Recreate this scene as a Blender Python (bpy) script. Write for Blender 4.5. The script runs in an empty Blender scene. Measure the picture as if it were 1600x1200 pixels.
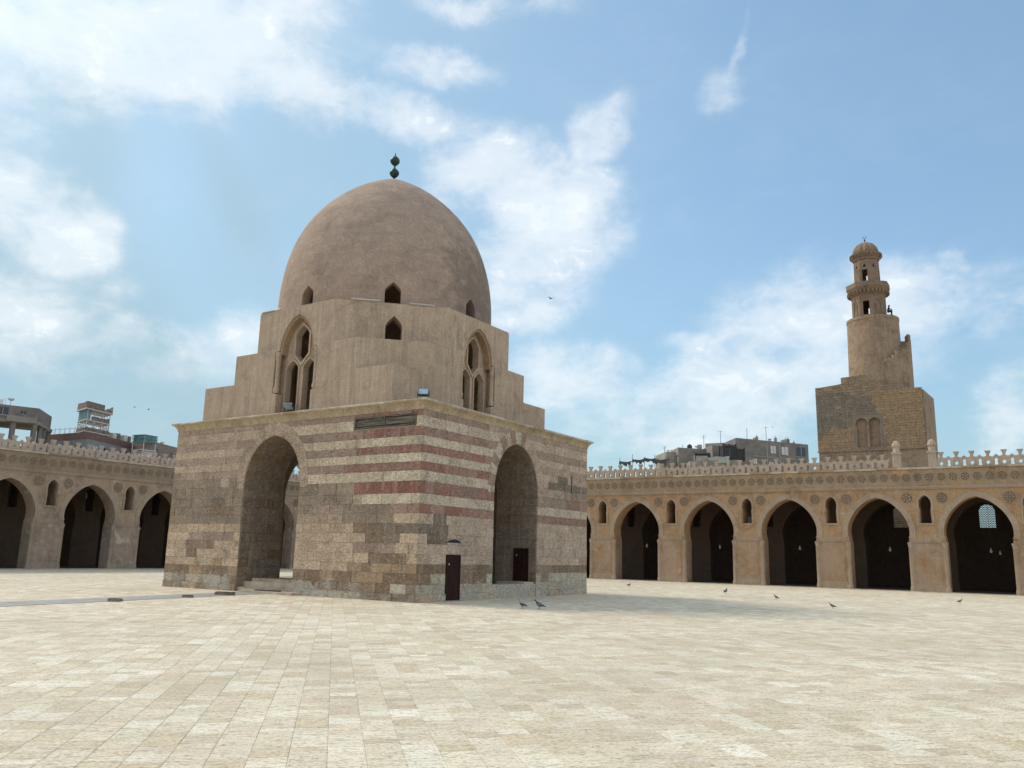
import bpy, bmesh, math, random
import numpy as np
from mathutils import Vector, Matrix
from mathutils.geometry import tessellate_polygon

random.seed(7); rng = np.random.RandomState(7)
C = bpy.context.scene.collection
scn = bpy.context.scene
R = math.radians

# ------------------------------------------------------------ camera
F_PX, PITCH, ROLL, YAW = 1298.7, 0.2026, 0.0237, 0.5841
CAM = Vector((22.32, -27.0, 2.0))
fw = Vector((-math.sin(YAW)*math.cos(PITCH), math.cos(YAW)*math.cos(PITCH), math.sin(PITCH)))
rt = Vector((math.cos(YAW), math.sin(YAW), 0)); up = rt.cross(fw)
r2 = rt*math.cos(ROLL)+up*math.sin(ROLL); u2 = up*math.cos(ROLL)-rt*math.sin(ROLL)
cam_data = bpy.data.cameras.new('camera'); cam = bpy.data.objects.new('camera', cam_data); C.objects.link(cam)
cam_data.sensor_width = 36; cam_data.lens = 36*F_PX/1600; cam_data.clip_end = 4000; cam_data.clip_start = .1
cam.matrix_world = Matrix(((r2.x, u2.x, -fw.x, CAM.x), (r2.y, u2.y, -fw.y, CAM.y), (r2.z, u2.z, -fw.z, CAM.z), (0, 0, 0, 1)))
scn.camera = cam
def to_px(P):
    d = Vector(P)-CAM; z = d.dot(fw)
    if z < .1: return None
    return (800+F_PX*d.dot(r2)/z, 600-F_PX*d.dot(u2)/z)

# ------------------------------------------------------------ light
SUN_EL, SUN_AZ = R(47), R(-93.0)           # azimuth clockwise from +Y: the sun stands over the left arcade
sun = bpy.data.lights.new('sun', 'SUN'); sun.energy = 1.25; sun.angle = R(12.0); sun.color = (1, .93, .80)
so = bpy.data.objects.new('sun', sun); C.objects.link(so)
sd = Vector((math.sin(SUN_AZ)*math.cos(SUN_EL), math.cos(SUN_AZ)*math.cos(SUN_EL), math.sin(SUN_EL)))
so.rotation_euler = sd.to_track_quat('Z', 'Y').to_euler()
scn.view_settings.view_transform = 'Standard'; scn.view_settings.look = 'None'
scn.view_settings.gamma = 1; scn.view_settings.use_curve_mapping = False; scn.view_settings.exposure = 0.76

class NT:
    """small helper for writing node trees"""
    def __init__(s, tree): s.t = tree; s.n = tree.nodes; s.l = tree.links
    def node(s, kind, **kw):
        n = s.n.new(kind)
        for k, v in kw.items(): setattr(n, k, v)
        return n
    def put(s, sock, v):
        if isinstance(v, bpy.types.NodeSocket): s.l.new(v, sock)
        elif v is not None:
            if hasattr(sock.default_value, '__len__'):
                v = tuple(v); v = v if len(v) == len(sock.default_value) else v+(1,)
                sock.default_value = v
            else: sock.default_value = v
    def math(s, op, a, b=None, c=None, clamp=False):
        n = s.node('ShaderNodeMath', operation=op, use_clamp=clamp)
        for i, v in enumerate((a, b, c)):
            if v is not None: s.put(n.inputs[i], v)
        return n.outputs[0]
    def vmath(s, op, a, b=None):
        n = s.node('ShaderNodeVectorMath', operation=op); s.put(n.inputs[0], a)
        if b is not None: s.put(n.inputs[1], b)
        return n.outputs[1] if op in ('DOT_PRODUCT', 'LENGTH') else n.outputs[0]
    def noise(s, vec, scale, detail=4, rough=.55, dist=0., out=0):
        n = s.node('ShaderNodeTexNoise'); s.put(n.inputs['Vector'], vec)
        n.inputs['Scale'].default_value = scale; n.inputs['Detail'].default_value = detail
        n.inputs['Roughness'].default_value = rough; n.inputs['Distortion'].default_value = dist
        return n.outputs[out]
    def ramp(s, fac, lo, hi, a=0., b=1., smooth=True):
        n = s.node('ShaderNodeMapRange'); n.interpolation_type = 'SMOOTHSTEP' if smooth else 'LINEAR'
        s.put(n.inputs['Value'], fac)
        for k, v in (('From Min', lo), ('From Max', hi), ('To Min', a), ('To Max', b)): s.put(n.inputs[k], v)
        return n.outputs['Result']
    def mix(s, fac, a, b, blend='MIX'):
        n = s.node('ShaderNodeMix', data_type='RGBA', blend_type=blend); s.put(n.inputs[0], fac)
        s.put(n.inputs[6], a); s.put(n.inputs[7], b); return n.outputs[2]
    def scalev(s, vec, sc):
        return s.vmath('MULTIPLY', vec, sc)

world = bpy.data.worlds.new('World'); scn.world = world; world.use_nodes = True
w = NT(world.node_tree); w.n.clear()
sky = w.node('ShaderNodeTexSky', sky_type='NISHITA'); sky.sun_disc = False
sky.sun_elevation = SUN_EL; sky.sun_rotation = SUN_AZ; sky.air_density = 1.2; sky.dust_density = 1.6; sky.ozone_density = 2.0; sky.altitude = 50
tc = w.node('ShaderNodeTexCoord'); D = tc.outputs['Generated']
D = w.vmath('NORMALIZE', D)
sep = w.node('ShaderNodeSeparateXYZ'); w.put(sep.inputs[0], D)
az = w.math('ARCTAN2', sep.outputs[0], sep.outputs[1]); el = w.math('ARCSINE', sep.outputs[2])
# slight warping so that the cloud banks get ragged outlines
wn = w.noise(D, 6.0, 6, .6, out=1)
wv = w.vmath('SUBTRACT', wn, (.5, .5, .5)); ws = w.node('ShaderNodeSeparateXYZ'); w.put(ws.inputs[0], wv)
azw = w.math('MULTIPLY_ADD', ws.outputs[0], .13, az); elw = w.math('MULTIPLY_ADD', ws.outputs[1], .11, el)
cmb = w.node('ShaderNodeCombineXYZ'); w.put(cmb.inputs[0], azw); w.put(cmb.inputs[1], elw); cmb.inputs[2].default_value = 1
P3 = cmb.outputs[0]
# banks of cloud: (affine map of azimuth, elevation to a unit circle, strength)
BANKS = [[4.867, 0.699, 4.991, 3.132, -14.346, 10.963, 1.0], [7.121, 0.843, 6.487, 2.986, -17.817, 12.373, 0.9], [11.14, -3.465, 11.242, -5.891, -31.248, 11.114, 1.15], [10.779, -2.65, 9.163, -5.966, -36.565, 14.131, 1.1], [17.227, 0.661, 10.662, 0.678, -22.81, 10.694, 1.0], [11.028, -4.097, 7.899, -5.187, -15.782, 3.509, 1.35], [11.269, 0.306, 6.609, 0.197, -16.402, 5.572, 1.05], [15.723, -0.833, 11.284, -0.823, -46.206, 25.58, .7], [30.168, -16.223, 22.779, -8.649, -20.5, 5.87, .55], [108.898, -33.283, 51.643, -5.74, -19.646, 9.614, 0.36], [37.362, -1.378, 12.53, -3.93, -37.015, 18.462, 0.36], [20.084, 10.234, 19.393, 9.784, -14.936, 16.689, 0.8], [21.31, -7.801, 25.858, -9.353, -23.102, -2.991, 0.75], [12.336, 1.574, 13.502, 3.815, -24.777, 10.139, 0.85], [7.775, 0.882, 7.957, 3.233, -28.693, 9.301, 0.6], [13.143, 1.966, 14.527, 4.7, -17.504, 13.344, 0.8], [11.694, 0.112, 5.982, -0.001, -27.129, 5.736, 0.8], [5.213, 1.19, 1.424, 3.501, -15.584, 4.018, 0.8], [9.984, 2.978, 1.615, 5.065, -17.706, 5.9, 0.75], [13.184, -0.918, 1.975, -2.852, -23.914, 6.572, 0.75], [46.939, -3.796, 5.072, -8.873, -61.553, 19.305, 0.55], [19.04, -1.634, 1.322, -2.97, -21.317, 5.837, 0.5], [21.362, 8.487, -0.718, 14.317, -25.611, 4.491, 0.8], [27.355, 2.396, 24.047, 3.286, -33.952, 11.259, 0.55], [22.107, -2.43, 8.619, -8.998, -73.465, 14.958, 0.6], [8.991, -0.07, 3.864, -0.207, -44.082, 5.883, 0.45], [11.16, 1.219, 9.28, 5.096, -34.664, 25.154, 0.9], [10.479, 0.467, 6.318, 1.062, -62.413, 40.053, 0.5]]
cover = None
for a, b, c, d, e, f, s in BANKS:
    q = w.node('ShaderNodeCombineXYZ')
    w.put(q.inputs[0], w.vmath('DOT_PRODUCT', P3, (a, b, c))); w.put(q.inputs[1], w.vmath('DOT_PRODUCT', P3, (d, e, f)))
    r_ = w.vmath('LENGTH', q.outputs[0])
    v = w.ramp(r_, 0.05, 1.9, s*1.15, 0.)
    cover = v if cover is None else w.math('SMOOTH_MAX', cover, v, .15)
# the same broken cloud goes on over the rest of the sky, thickened there for fill light
away = w.ramp(w.math('ABSOLUTE', w.math('ADD', az, .59)), .75, 1.3)
high = w.ramp(el, .62, .95)
outside = w.math('MAXIMUM', away, high)
general = w.math('MULTIPLY', outside, w.ramp(w.noise(D, 2.2, 2), .32, .58, .1, 1.))
cover = w.math('MAXIMUM', cover, general)
Dn = w.scalev(D, (1, 1, 1.7))
n1 = w.noise(Dn, 6.0, 12, .60, .25)
n2 = w.noise(Dn, 19., 9, .62, .3)
nn = w.math('MULTIPLY_ADD', n2, .38, w.math('MULTIPLY', n1, .62))
dens = w.math('ADD', cover, w.math('MULTIPLY', w.math('SUBTRACT', nn, .5), 5.0))
soft = w.ramp(dens, -.3, 1.6, 0, .80)
crisp = w.ramp(w.math('MULTIPLY_ADD', w.math('SUBTRACT', n2, .5), 2.4, dens), .6, 1.75, 0, .92)
alpha = w.math('MAXIMUM', soft, crisp)
alpha = w.math('MULTIPLY', alpha, w.ramp(cover, .0, .55))
# thin milky veil over the left half of the view and towards the horizon
veil = w.ramp(az, -1.15, -.1, .85, .28)
veil = w.math('ADD', veil, w.ramp(el, .0, .34, .36, 0.))
veil = w.math('MULTIPLY', veil, w.ramp(w.noise(D, 1.6, 3, .5), .3, .75, .75, 1.15))
# a broad slanting gap of clearer air, as the rays under the bank leave it
def patch(row1, row2, lo, hi, val):
    g = w.node('ShaderNodeCombineXYZ')
    w.put(g.inputs[0], w.vmath('DOT_PRODUCT', P0, row1)); w.put(g.inputs[1], w.vmath('DOT_PRODUCT', P0, row2))
    return w.ramp(w.vmath('LENGTH', g.outputs[0]), lo, hi, val, 0.)
c0 = w.node('ShaderNodeCombineXYZ'); w.put(c0.inputs[0], az); w.put(c0.inputs[1], el); c0.inputs[2].default_value = 1; P0 = c0.outputs[0]
gapm = patch((21.729, 8.684, 18.623), (2.628, -5.64, 4.706), .0, 1.6, .10)
ray1 = patch((29.081, 16.495, 20.611), (3.065, -5.183, 4.798), .0, 1.3, .10)
ray2 = patch((25.296, .684, 27.18), (.844, -7.468, 4.04), .0, 1.4, .07)
veil = w.math('ADD', w.math('MULTIPLY', veil, w.math('SUBTRACT', 1., gapm)), w.math('ADD', ray1, ray2))
body = w.ramp(w.noise(Dn, 10., 6, .6, .3), .35, .68)
ccol = w.mix(body, (.40, .49, .57), (.56, .60, .625))
ccol = w.mix(w.ramp(dens, .8, 2.2), (.58, .605, .62), ccol)
# unseen cloud opposite the sun is whitened to add fill on the shaded walls
sdir = w.vmath('DOT_PRODUCT', D, tuple(sd))
front = w.math('MULTIPLY', w.ramp(sdir, .25, -.7), outside)
ccol = w.mix(front, ccol, (.74, .73, .70))
skyc = w.node('ShaderNodeVectorMath', operation='SCALE'); w.put(skyc.inputs[0], sky.outputs[0]); skyc.inputs['Scale'].default_value = 1.0
SKY_S = 0.10
inv = 1/SKY_S
base = w.mix(1., skyc.outputs[0], (.83, 1.02, 1.08), 'MULTIPLY')
v1 = w.mix(w.math('MINIMUM', veil, .9), base, tuple(x*inv for x in (.23, .33, .385)))
v2 = w.mix(alpha, v1, w.mix(1., ccol, (inv, inv, inv), 'MULTIPLY'))
# glare round the veiled sun
glare = w.math('POWER', w.math('MAXIMUM', sdir, 0.), 16.)
gl = w.mix(1., (1.0*inv*.30, .98*inv*.30, .94*inv*.30), (1, 1, 1), 'MULTIPLY')
gv = w.node('ShaderNodeVectorMath', operation='SCALE'); w.put(gv.inputs[0], gl); w.put(gv.inputs['Scale'], glare)
v2 = w.mix(1., v2, gv.outputs[0], 'ADD')
bg = w.node('ShaderNodeBackground'); w.put(bg.inputs[0], v2); bg.inputs[1].default_value = SKY_S
wo = w.node('ShaderNodeOutputWorld'); w.l.new(bg.outputs[0], wo.inputs[0])
world.cycles.sampling_method = 'MANUAL'; world.cycles.sample_map_resolution = 512

# ------------------------------------------------------------ materials
def new_mat(name):
    m = bpy.data.materials.new(name); m.use_nodes = True
    t = NT(m.node_tree); b = m.node_tree.nodes['Principled BSDF']
    return m, t, b
def obj_co(t): return t.node('ShaderNodeTexCoord').outputs['Object']
def world_co(t): return t.node('ShaderNodeNewGeometry').outputs['Position']
def bump(t, b, h, strength=.3, dist=.02):
    n = t.node('ShaderNodeBump'); t.put(n.inputs['Height'], h); n.inputs['Strength'].default_value = strength
    n.inputs['Distance'].default_value = dist; t.l.new(n.outputs[0], b.inputs['Normal'])
def simple(name, col, rough=.8, metal=0., var=.18, scale=3., bmp=.2, bscale=30.):
    m, t, b = new_mat(name); co = world_co(t)
    n = t.noise(co, scale, 6, .6)
    c = t.mix(t.ramp(n, .3, .7), tuple(x*(1-var) for x in col), tuple(min(1, x*(1+var)) for x in col))
    t.put(b.inputs['Base Color'], c); b.inputs['Roughness'].default_value = rough; b.inputs['Metallic'].default_value = metal
    if bmp: bump(t, b, t.noise(co, bscale, 4), bmp, .01)
    return m
def zstreak(t, co, sx=2.2, sz=.16):
    return t.noise(t.scalev(co, (sx, sx, sz)), 1.6, 6, .65)
def plaster(name, col, dark, pale, streak=.45, stain=None, blotch=.6, low=None, lowz=(3.7, 4.1), pat=None, bands=0., edge=0., grime=.35, patch=None):
    """lime plaster: blotches, rain streaks, fine grain, optional large stains / second colour low down"""
    m, t, b = new_mat(name); co = world_co(t)
    n1 = t.noise(co, .55, 7, .62, .4); n2 = t.noise(co, 2.8, 6, .65, .3); n3 = t.noise(co, 14., 4, .6)
    c0 = col
    if low is not None:
        sp = t.node('ShaderNodeSeparateXYZ'); t.put(sp.inputs[0], co)
        c0 = t.mix(t.ramp(t.math('MULTIPLY_ADD', n2, .3, sp.outputs[2]), lowz[0], lowz[1]), low, col)
    c = t.mix(t.math('MULTIPLY', t.ramp(n1, .45, .7), blotch), c0, dark)
    c = t.mix(t.math('MULTIPLY', t.ramp(n2, .5, .66), .5*blotch+.1), c, pale)
    st = zstreak(t, co)
    c = t.mix(t.math('MULTIPLY', t.ramp(st, .5, .72), streak), c, dark)
    st2 = zstreak(t, t.vmath('ADD', co, (31, 17, 5)), 4.6, .12)
    c = t.mix(t.math('MULTIPLY', t.ramp(st2, .53, .62), streak*.55), c, pale)
    st3 = zstreak(t, t.vmath('ADD', co, (11, 47, 2)), 7.5, .25)
    c = t.mix(t.math('MULTIPLY', t.ramp(st3, .54, .63), streak*.55), c, dark)
    if bands:                # trowel courses running round
        hb = t.noise(t.scalev(co, (.22, .22, 2.4)), 1.5, 7, .68, .3)
        c = t.mix(t.math('MULTIPLY', t.ramp(hb, .47, .66), bands), c, dark)
        c = t.mix(t.math('MULTIPLY', t.ramp(t.noise(co, 1.7, 8, .7, .5), .5, .66), bands*.8), c, pale)
    if pat is not None:      # flaked areas where another coat shows
        pn = t.noise(t.vmath('ADD', co, (7, 3, 9)), pat[2], 7, .6, .8)
        c = t.mix(t.ramp(pn, pat[0], pat[0]+.03), c, pat[1])
    if patch is not None:    # bare rubble where the coat has fallen: (centre, radius, colour)
        dd = t.vmath('LENGTH', t.vmath('SUBTRACT', co, patch[0]))
        mk = t.ramp(t.math('ADD', dd, t.math('MULTIPLY', t.math('SUBTRACT', t.noise(co, 1.6, 8, .7, .5), .5), patch[1]*2.)), patch[1]*.9, patch[1], 1., 0.)
        c = t.mix(t.math('MULTIPLY', mk, t.ramp(t.noise(co, 9, 5, .7), .35, .6)), c, patch[2])
    if stain is not None:    # a soot-dark weather stain: (centre, radius, colour)
        dd = t.vmath('LENGTH', t.vmath('SUBTRACT', co, stain[0]))
        mk = t.ramp(t.math('ADD', dd, t.math('MULTIPLY', t.math('SUBTRACT', t.noise(co, .9, 8, .68, .6), .5), stain[1]*3.2)), stain[1]*.35, stain[1]*1.25, 1., 0.)
        c = t.mix(t.math('MULTIPLY', mk, .75), c, stain[2])
    if edge:                 # arrises rubbed pale, corners rounded
        bv = t.node('ShaderNodeBevel', samples=4); bv.inputs['Radius'].default_value = edge
        geo = t.node('ShaderNodeNewGeometry')
        dt = t.vmath('DOT_PRODUCT', bv.outputs[0], geo.outputs['Normal'])
        em = t.math('MULTIPLY', t.ramp(dt, .80, .985, 1., 0.), t.ramp(n2, .40, .60))
        c = t.mix(t.math('MULTIPLY', em, .55), c, pale)
    vo = t.node('ShaderNodeTexVoronoi', feature='DISTANCE_TO_EDGE'); vo.inputs['Scale'].default_value = .55
    t.put(vo.inputs['Vector'], t.vmath('ADD', co, t.scalev(t.noise(co, 1.4, 6, .65, out=1), (.9, .9, .9))))
    crk = t.math('MULTIPLY', t.ramp(vo.outputs['Distance'], .0, .012, 1., 0.), t.ramp(n1, .5, .62))
    c = t.mix(t.math('MULTIPLY', crk, .5), c, tuple(x*.4 for x in dark))
    n5 = t.noise(t.vmath('ADD', co, (5, 9, 2)), .9, 10, .74, .8)
    c = t.mix(t.math('MULTIPLY', t.ramp(n5, .50, .68), grime), c, tuple(x*.55 for x in dark))
    g = t.ramp(n3, .3, .7, .86, 1.12)
    gc = t.node('ShaderNodeCombineXYZ'); [t.put(gc.inputs[i], g) for i in range(3)]
    c = t.mix(1., c, gc.outputs[0], 'MULTIPLY')
    t.put(b.inputs['Base Color'], c); b.inputs['Roughness'].default_value = .93; b.inputs['Specular IOR Level'].default_value = .2
    h = t.math('ADD', t.math('MULTIPLY', n2, .7), t.math('MULTIPLY', n3, .3))
    bump(t, b, h, .55, .05)
    return m
def masonry(name, grain=1., salt=True, dust=.25, wash=1.):
    """stone that takes each block's own colour from the mesh, with grain, stains and salt low down"""
    m, t, b = new_mat(name); co = world_co(t)
    at = t.node('ShaderNodeAttribute', attribute_name='Col').outputs['Color']
    n1 = t.noise(co, 1.1, 7, .65, .5); n2 = t.noise(co, 5.5, 6, .68, .4); n3 = t.noise(co, 34., 6, .72)
    n4 = t.noise(t.scalev(co, (1, 1, 2.6)), 7., 8, .74, 1.2)
    c = t.mix(t.math('MULTIPLY', t.ramp(n1, .48, .68), dust), at, (.36, .28, .19))
    c = t.mix(t.math('MULTIPLY', t.ramp(n2, .50, .64), .42*wash), c, (.45, .36, .26))
    c = t.mix(t.math('MULTIPLY', t.ramp(t.noise(t.vmath('ADD', co, (13, 5, 11)), .75, 9, .72, 1.1), .50, .66), .42*wash), c, (.18, .14, .10))
    dk = t.math('MULTIPLY', t.ramp(t.noise(t.vmath('ADD', co, (3, 8, 1)), 2.6, 8, .72, .7), .52, .70), .60)
    c = t.mix(dk, c, (.13, .105, .075))
    st = zstreak(t, co, 2.6, .22)
    c = t.mix(t.math('MULTIPLY', t.ramp(st, .52, .66), .45), c, (.45, .37, .275))
    if salt:
        sp = t.node('ShaderNodeSeparateXYZ'); t.put(sp.inputs[0], co)
        zz = t.math('ADD', sp.outputs[2], t.math('MULTIPLY', t.math('SUBTRACT', t.noise(co, 1.3, 7, .68, .9), .5), 2.3))
        mk = t.math('MULTIPLY', t.ramp(zz, .62, .72, 1., 0.), t.ramp(t.noise(co, .38, 2), .45, .56))
        c = t.mix(t.math('MULTIPLY', mk, .85), c, (.47, .43, .36))
    g = t.math('MULTIPLY', t.ramp(n3, .34, .66, .78, 1.18), t.ramp(n4, .40, .60, .68, 1.26))
    gc = t.node('ShaderNodeCombineXYZ'); [t.put(gc.inputs[i], g) for i in range(3)]
    c = t.mix(1., c, gc.outputs[0], 'MULTIPLY')
    t.put(b.inputs['Base Color'], c); b.inputs['Roughness'].default_value = .92; b.inputs['Specular IOR Level'].default_value = .2
    bump(t, b, t.math('ADD', t.math('MULTIPLY', n4, .7), t.math('MULTIPLY', n3, .3)), .8*grain, .05)
    return m
def paving(name):
    m, t, b = new_mat(name); co = world_co(t)
    at = t.node('ShaderNodeAttribute', attribute_name='Col').outputs['Color']
    # travertine: pits and veins that run across the courses
    rot = t.node('ShaderNodeVectorRotate', rotation_type='Z_AXIS'); t.put(rot.inputs['Vector'], co); rot.inputs['Angle'].default_value = R(-45)
    cs = t.scalev(rot.outputs[0], (1.4, 7., 1.))
    v1 = t.noise(cs, 1.1, 7, .66, 1.0); v2 = t.noise(t.scalev(rot.outputs[0], (3.4, 10, 1)), 1.6, 6, .7, .8); v3 = t.noise(t.scalev(rot.outputs[0], (.7, 1.2, 1)), 30., 5, .7)
    c = t.mix(t.math('MULTIPLY', t.ramp(v1, .5, .72), .40), at, (.47, .385, .25))
    c = t.mix(t.math('MULTIPLY', t.ramp(v2, .50, .62), .70), c, (.35, .29, .195))
    c = t.mix(t.math('MULTIPLY', t.ramp(v2, .32, .46, 1, 0), .55), c, (.80, .75, .63))
    pits = t.ramp(v3, .53, .62)
    c = t.mix(t.math('MULTIPLY', pits, .62), c, (.27, .22, .15))
    c = t.mix(t.math('MULTIPLY', t.ramp(v3, .40, .48, 1, 0), .55), c, (.80, .74, .61))
    big = t.ramp(t.noise(co, .16, 8, .68, .8), .44, .62)
    c = t.mix(t.math('MULTIPLY', big, .30), c, (.43, .36, .255))
    spots = t.ramp(t.noise(co, 2.3, 7, .7, .4), .62, .72)
    c = t.mix(t.math('MULTIPLY', spots, .35), c, (.30, .25, .175))
    t.put(b.inputs['Base Color'], c); b.inputs['Roughness'].default_value = .82; b.inputs['Specular IOR Level'].default_value = .3
    bump(t, b, t.math('SUBTRACT', t.math('MULTIPLY', v2, .5), t.math('MULTIPLY', pits, .5)), .5, .01)
    return m

M_stone = masonry('striped_masonry'); M_jamb = masonry('passage_masonry', salt=False, dust=.35); M_jambless = simple('lintel_stone', (.33, .27, .20), .95)
M_tile = paving('travertine_paving')
M_mortar = simple('lime_mortar', (.33, .27, .195), .95, var=.25, scale=6)
M_joint = simple('paving_joint', (.42, .35, .25), .95, var=.2, scale=9)
M_upper = plaster('dome_block_plaster', (0.486, 0.363, 0.261), (0.346, 0.258, 0.187), (0.617, 0.481, 0.358), .75, pat=(.70, (0.631, 0.377, 0.193), .8), edge=.06, grime=.4)
M_dome = plaster('dome_plaster', (0.423, 0.307, 0.234), (0.325, 0.236, 0.184), (0.520, 0.398, 0.308), .2, stain=((-2.6, 7.6, 15.6), 3.0, (0.195, 0.156, 0.130)), blotch=.8, bands=.5, patch=((-12.5, 2.2, 14.5), 1.1, (0.600, 0.516, 0.426)))
M_recess = plaster('ochre_reveal_plaster', (.40, .27, .16), (.27, .19, .125), (.44, .33, .22), .4)
M_cornice = plaster('cornice_stone', (0.460, 0.363, 0.235), (0.276, 0.195, 0.125), (0.598, 0.513, 0.382), .7, blotch=.7)
M_archR = plaster('ochre_arcade_plaster', (0.459, 0.287, 0.159), (0.361, 0.211, 0.115), (0.469, 0.335, 0.218), .4, low=(0.404, 0.287, 0.207), lowz=(3.75, 4.05), blotch=1., grime=.5, pat=(.61, (0.459, 0.357, 0.262), .7))
M_archL = plaster('brown_arcade_plaster', (0.396, 0.288, 0.204), (0.264, 0.192, 0.144), (0.504, 0.396, 0.300), .4, low=(0.366, 0.282, 0.228), lowz=(3.6, 4.0), blotch=1., grime=.5, pat=(.61, (0.504, 0.420, 0.336), .9))
M_ringR = plaster('arch_band_plaster', (0.423, 0.320, 0.229), (0.302, 0.222, 0.156), (0.494, 0.394, 0.292), .4)
M_ringL = plaster('brown_arch_band_plaster', (0.380, 0.299, 0.230), (0.265, 0.207, 0.161), (0.483, 0.391, 0.310), .4)
M_friezeR = plaster('frieze_plaster', (0.414, 0.287, 0.178), (0.276, 0.190, 0.121), (0.494, 0.380, 0.265), .5, pat=(.64, (0.540, 0.322, 0.149), .5))
M_friezeL = plaster('brown_frieze_plaster', (0.324, 0.246, 0.174), (0.228, 0.168, 0.120), (0.420, 0.330, 0.246), .5)
M_rose = plaster('rosette_stucco', (0.387, 0.290, 0.202), (0.270, 0.194, 0.129), (0.450, 0.361, 0.267), .3)
M_roseL = plaster('brown_rosette_stucco', (.34, .27, .20), (.24, .18, .13), (.42, .34, .26), .3)
M_merlon = plaster('crenellation_plaster', (0.484, 0.380, 0.292), (0.341, 0.259, 0.198), (0.594, 0.495, 0.396), .5)
M_merlonL = plaster('grey_crenellation_plaster', (0.483, 0.397, 0.322), (0.345, 0.276, 0.230), (0.575, 0.494, 0.414), .4)
M_ledge = simple('pale_ledge_plaster', (.50, .42, .32), .9, var=.22, scale=1.4)
M_in = plaster('dimmed_inner_plaster', (.135, .095, .068), (.09, .065, .048), (.165, .12, .088), .3)  # inner plaster darkened in colour to deepen the shade under the arches
M_infloor = simple('dimmed_interior_floor', (.11, .09, .07), .9)  # floor colour darkened likewise, as part of the interior shade
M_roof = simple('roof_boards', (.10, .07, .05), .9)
M_wood = None
def wood(name, a, b_, sx=14.):
    m, t, b = new_mat(name); co = world_co(t)
    n = t.noise(t.scalev(co, (sx, sx, .8)), 1.2, 6, .65, .5)
    t.put(b.inputs['Base Color'], t.mix(t.ramp(n, .35, .7), a, b_)); b.inputs['Roughness'].default_value = .7; b.inputs['Specular IOR Level'].default_value = .15
    bump(t, b, n, .4, .01); return m
M_wood = wood('dark_varnished_wood', (.018, .008, .006), (.055, .022, .014))
m_, t_, b_ = new_mat('weathered_grey_wood'); co_ = world_co(t_)
n_ = t_.noise(t_.scalev(co_, (.7, .7, 16.)), 1.2, 7, .7, .7)
t_.put(b_.inputs['Base Color'], t_.mix(t_.ramp(n_, .35, .66), (.045, .038, .028), (.26, .22, .165))); b_.inputs['Roughness'].default_value = .9; bump(t_, b_, n_, .8, .03)
M_greywood = m_
M_bronze = simple('green_bronze', (.03, .062, .052), .45, .5, .45, 5., .2)
M_lead = simple('pale_metal_strip', (.55, .52, .46), .6, .2, .1)
M_brickT = plaster('minaret_stone', (0.397, 0.280, 0.186), (0.258, 0.183, 0.124), (0.494, 0.365, 0.256), .6, blotch=1., edge=.08, grime=.55)
M_cap = plaster('minaret_upper_stone', (0.294, 0.207, 0.143), (0.191, 0.135, 0.095), (0.366, 0.270, 0.197), .6, blotch=1., edge=.08, grime=.55)
M_min_o = masonry('minaret_masonry', salt=False, dust=.12, wash=.6)
M_void = simple('void_shade', (.02, .02, .025), .9, bmp=0)
M_conc = simple('raw_concrete', (.235, .205, .18), .95, var=.2, scale=.7)
M_conc2 = simple('grey_render', (.30, .265, .225), .95, var=.2, scale=.5)
M_conc3 = simple('pale_grey_render', (.37, .335, .285), .95, var=.2, scale=.6)
M_redb = simple('dark_red_painted_band', (.21, .115, .10), .9, var=.15)
M_blueg = simple('blue_grey_render', (.27, .27, .27), .95, var=.15)
M_teal = simple('teal_screen', (.16, .27, .26), .7, var=.35, scale=2.)
M_darkmet = simple('dark_sheet_metal', (.05, .048, .045), .7, var=.4)
M_lightmet = simple('white_painted_metal', (.62, .60, .57), .6, var=.15)
M_glassd = simple('dark_window_glass', (.035, .045, .065), .2, bmp=0)
M_green = simple('green_shutter', (.13, .26, .17), .7)
M_brown = simple('brown_boards', (.22, .165, .13), .85, var=.3, scale=2.)
M_lampg = simple('frosted_lamp_glass', (.42, .40, .36), .25, var=.05, bmp=0)
M_black = simple('black_cord', (.02, .02, .02), .6, bmp=0)
M_flood = simple('floodlight_housing', (.06, .09, .10), .5, .3)
M_floodg = simple('floodlight_glass', (.33, .42, .45), .08, bmp=0)
M_birdd = simple('pigeon_dark_feathers', (.035, .037, .045), .7, var=.4, scale=40, bmp=0)
M_birdg = simple('pigeon_grey_feathers', (.20, .21, .24), .7, var=.3, scale=40, bmp=0)
M_birdl = simple('pigeon_pink_legs', (.32, .12, .09), .7, bmp=0)
M_cloth = simple('dark_clothes', (.025, .025, .03), .9, bmp=0)
M_skin = simple('skin', (.30, .17, .11), .6, bmp=0)
M_pathm = simple('bluish_grey_marble', (.34, .33, .30), .6, var=.22, scale=2.0)

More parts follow.
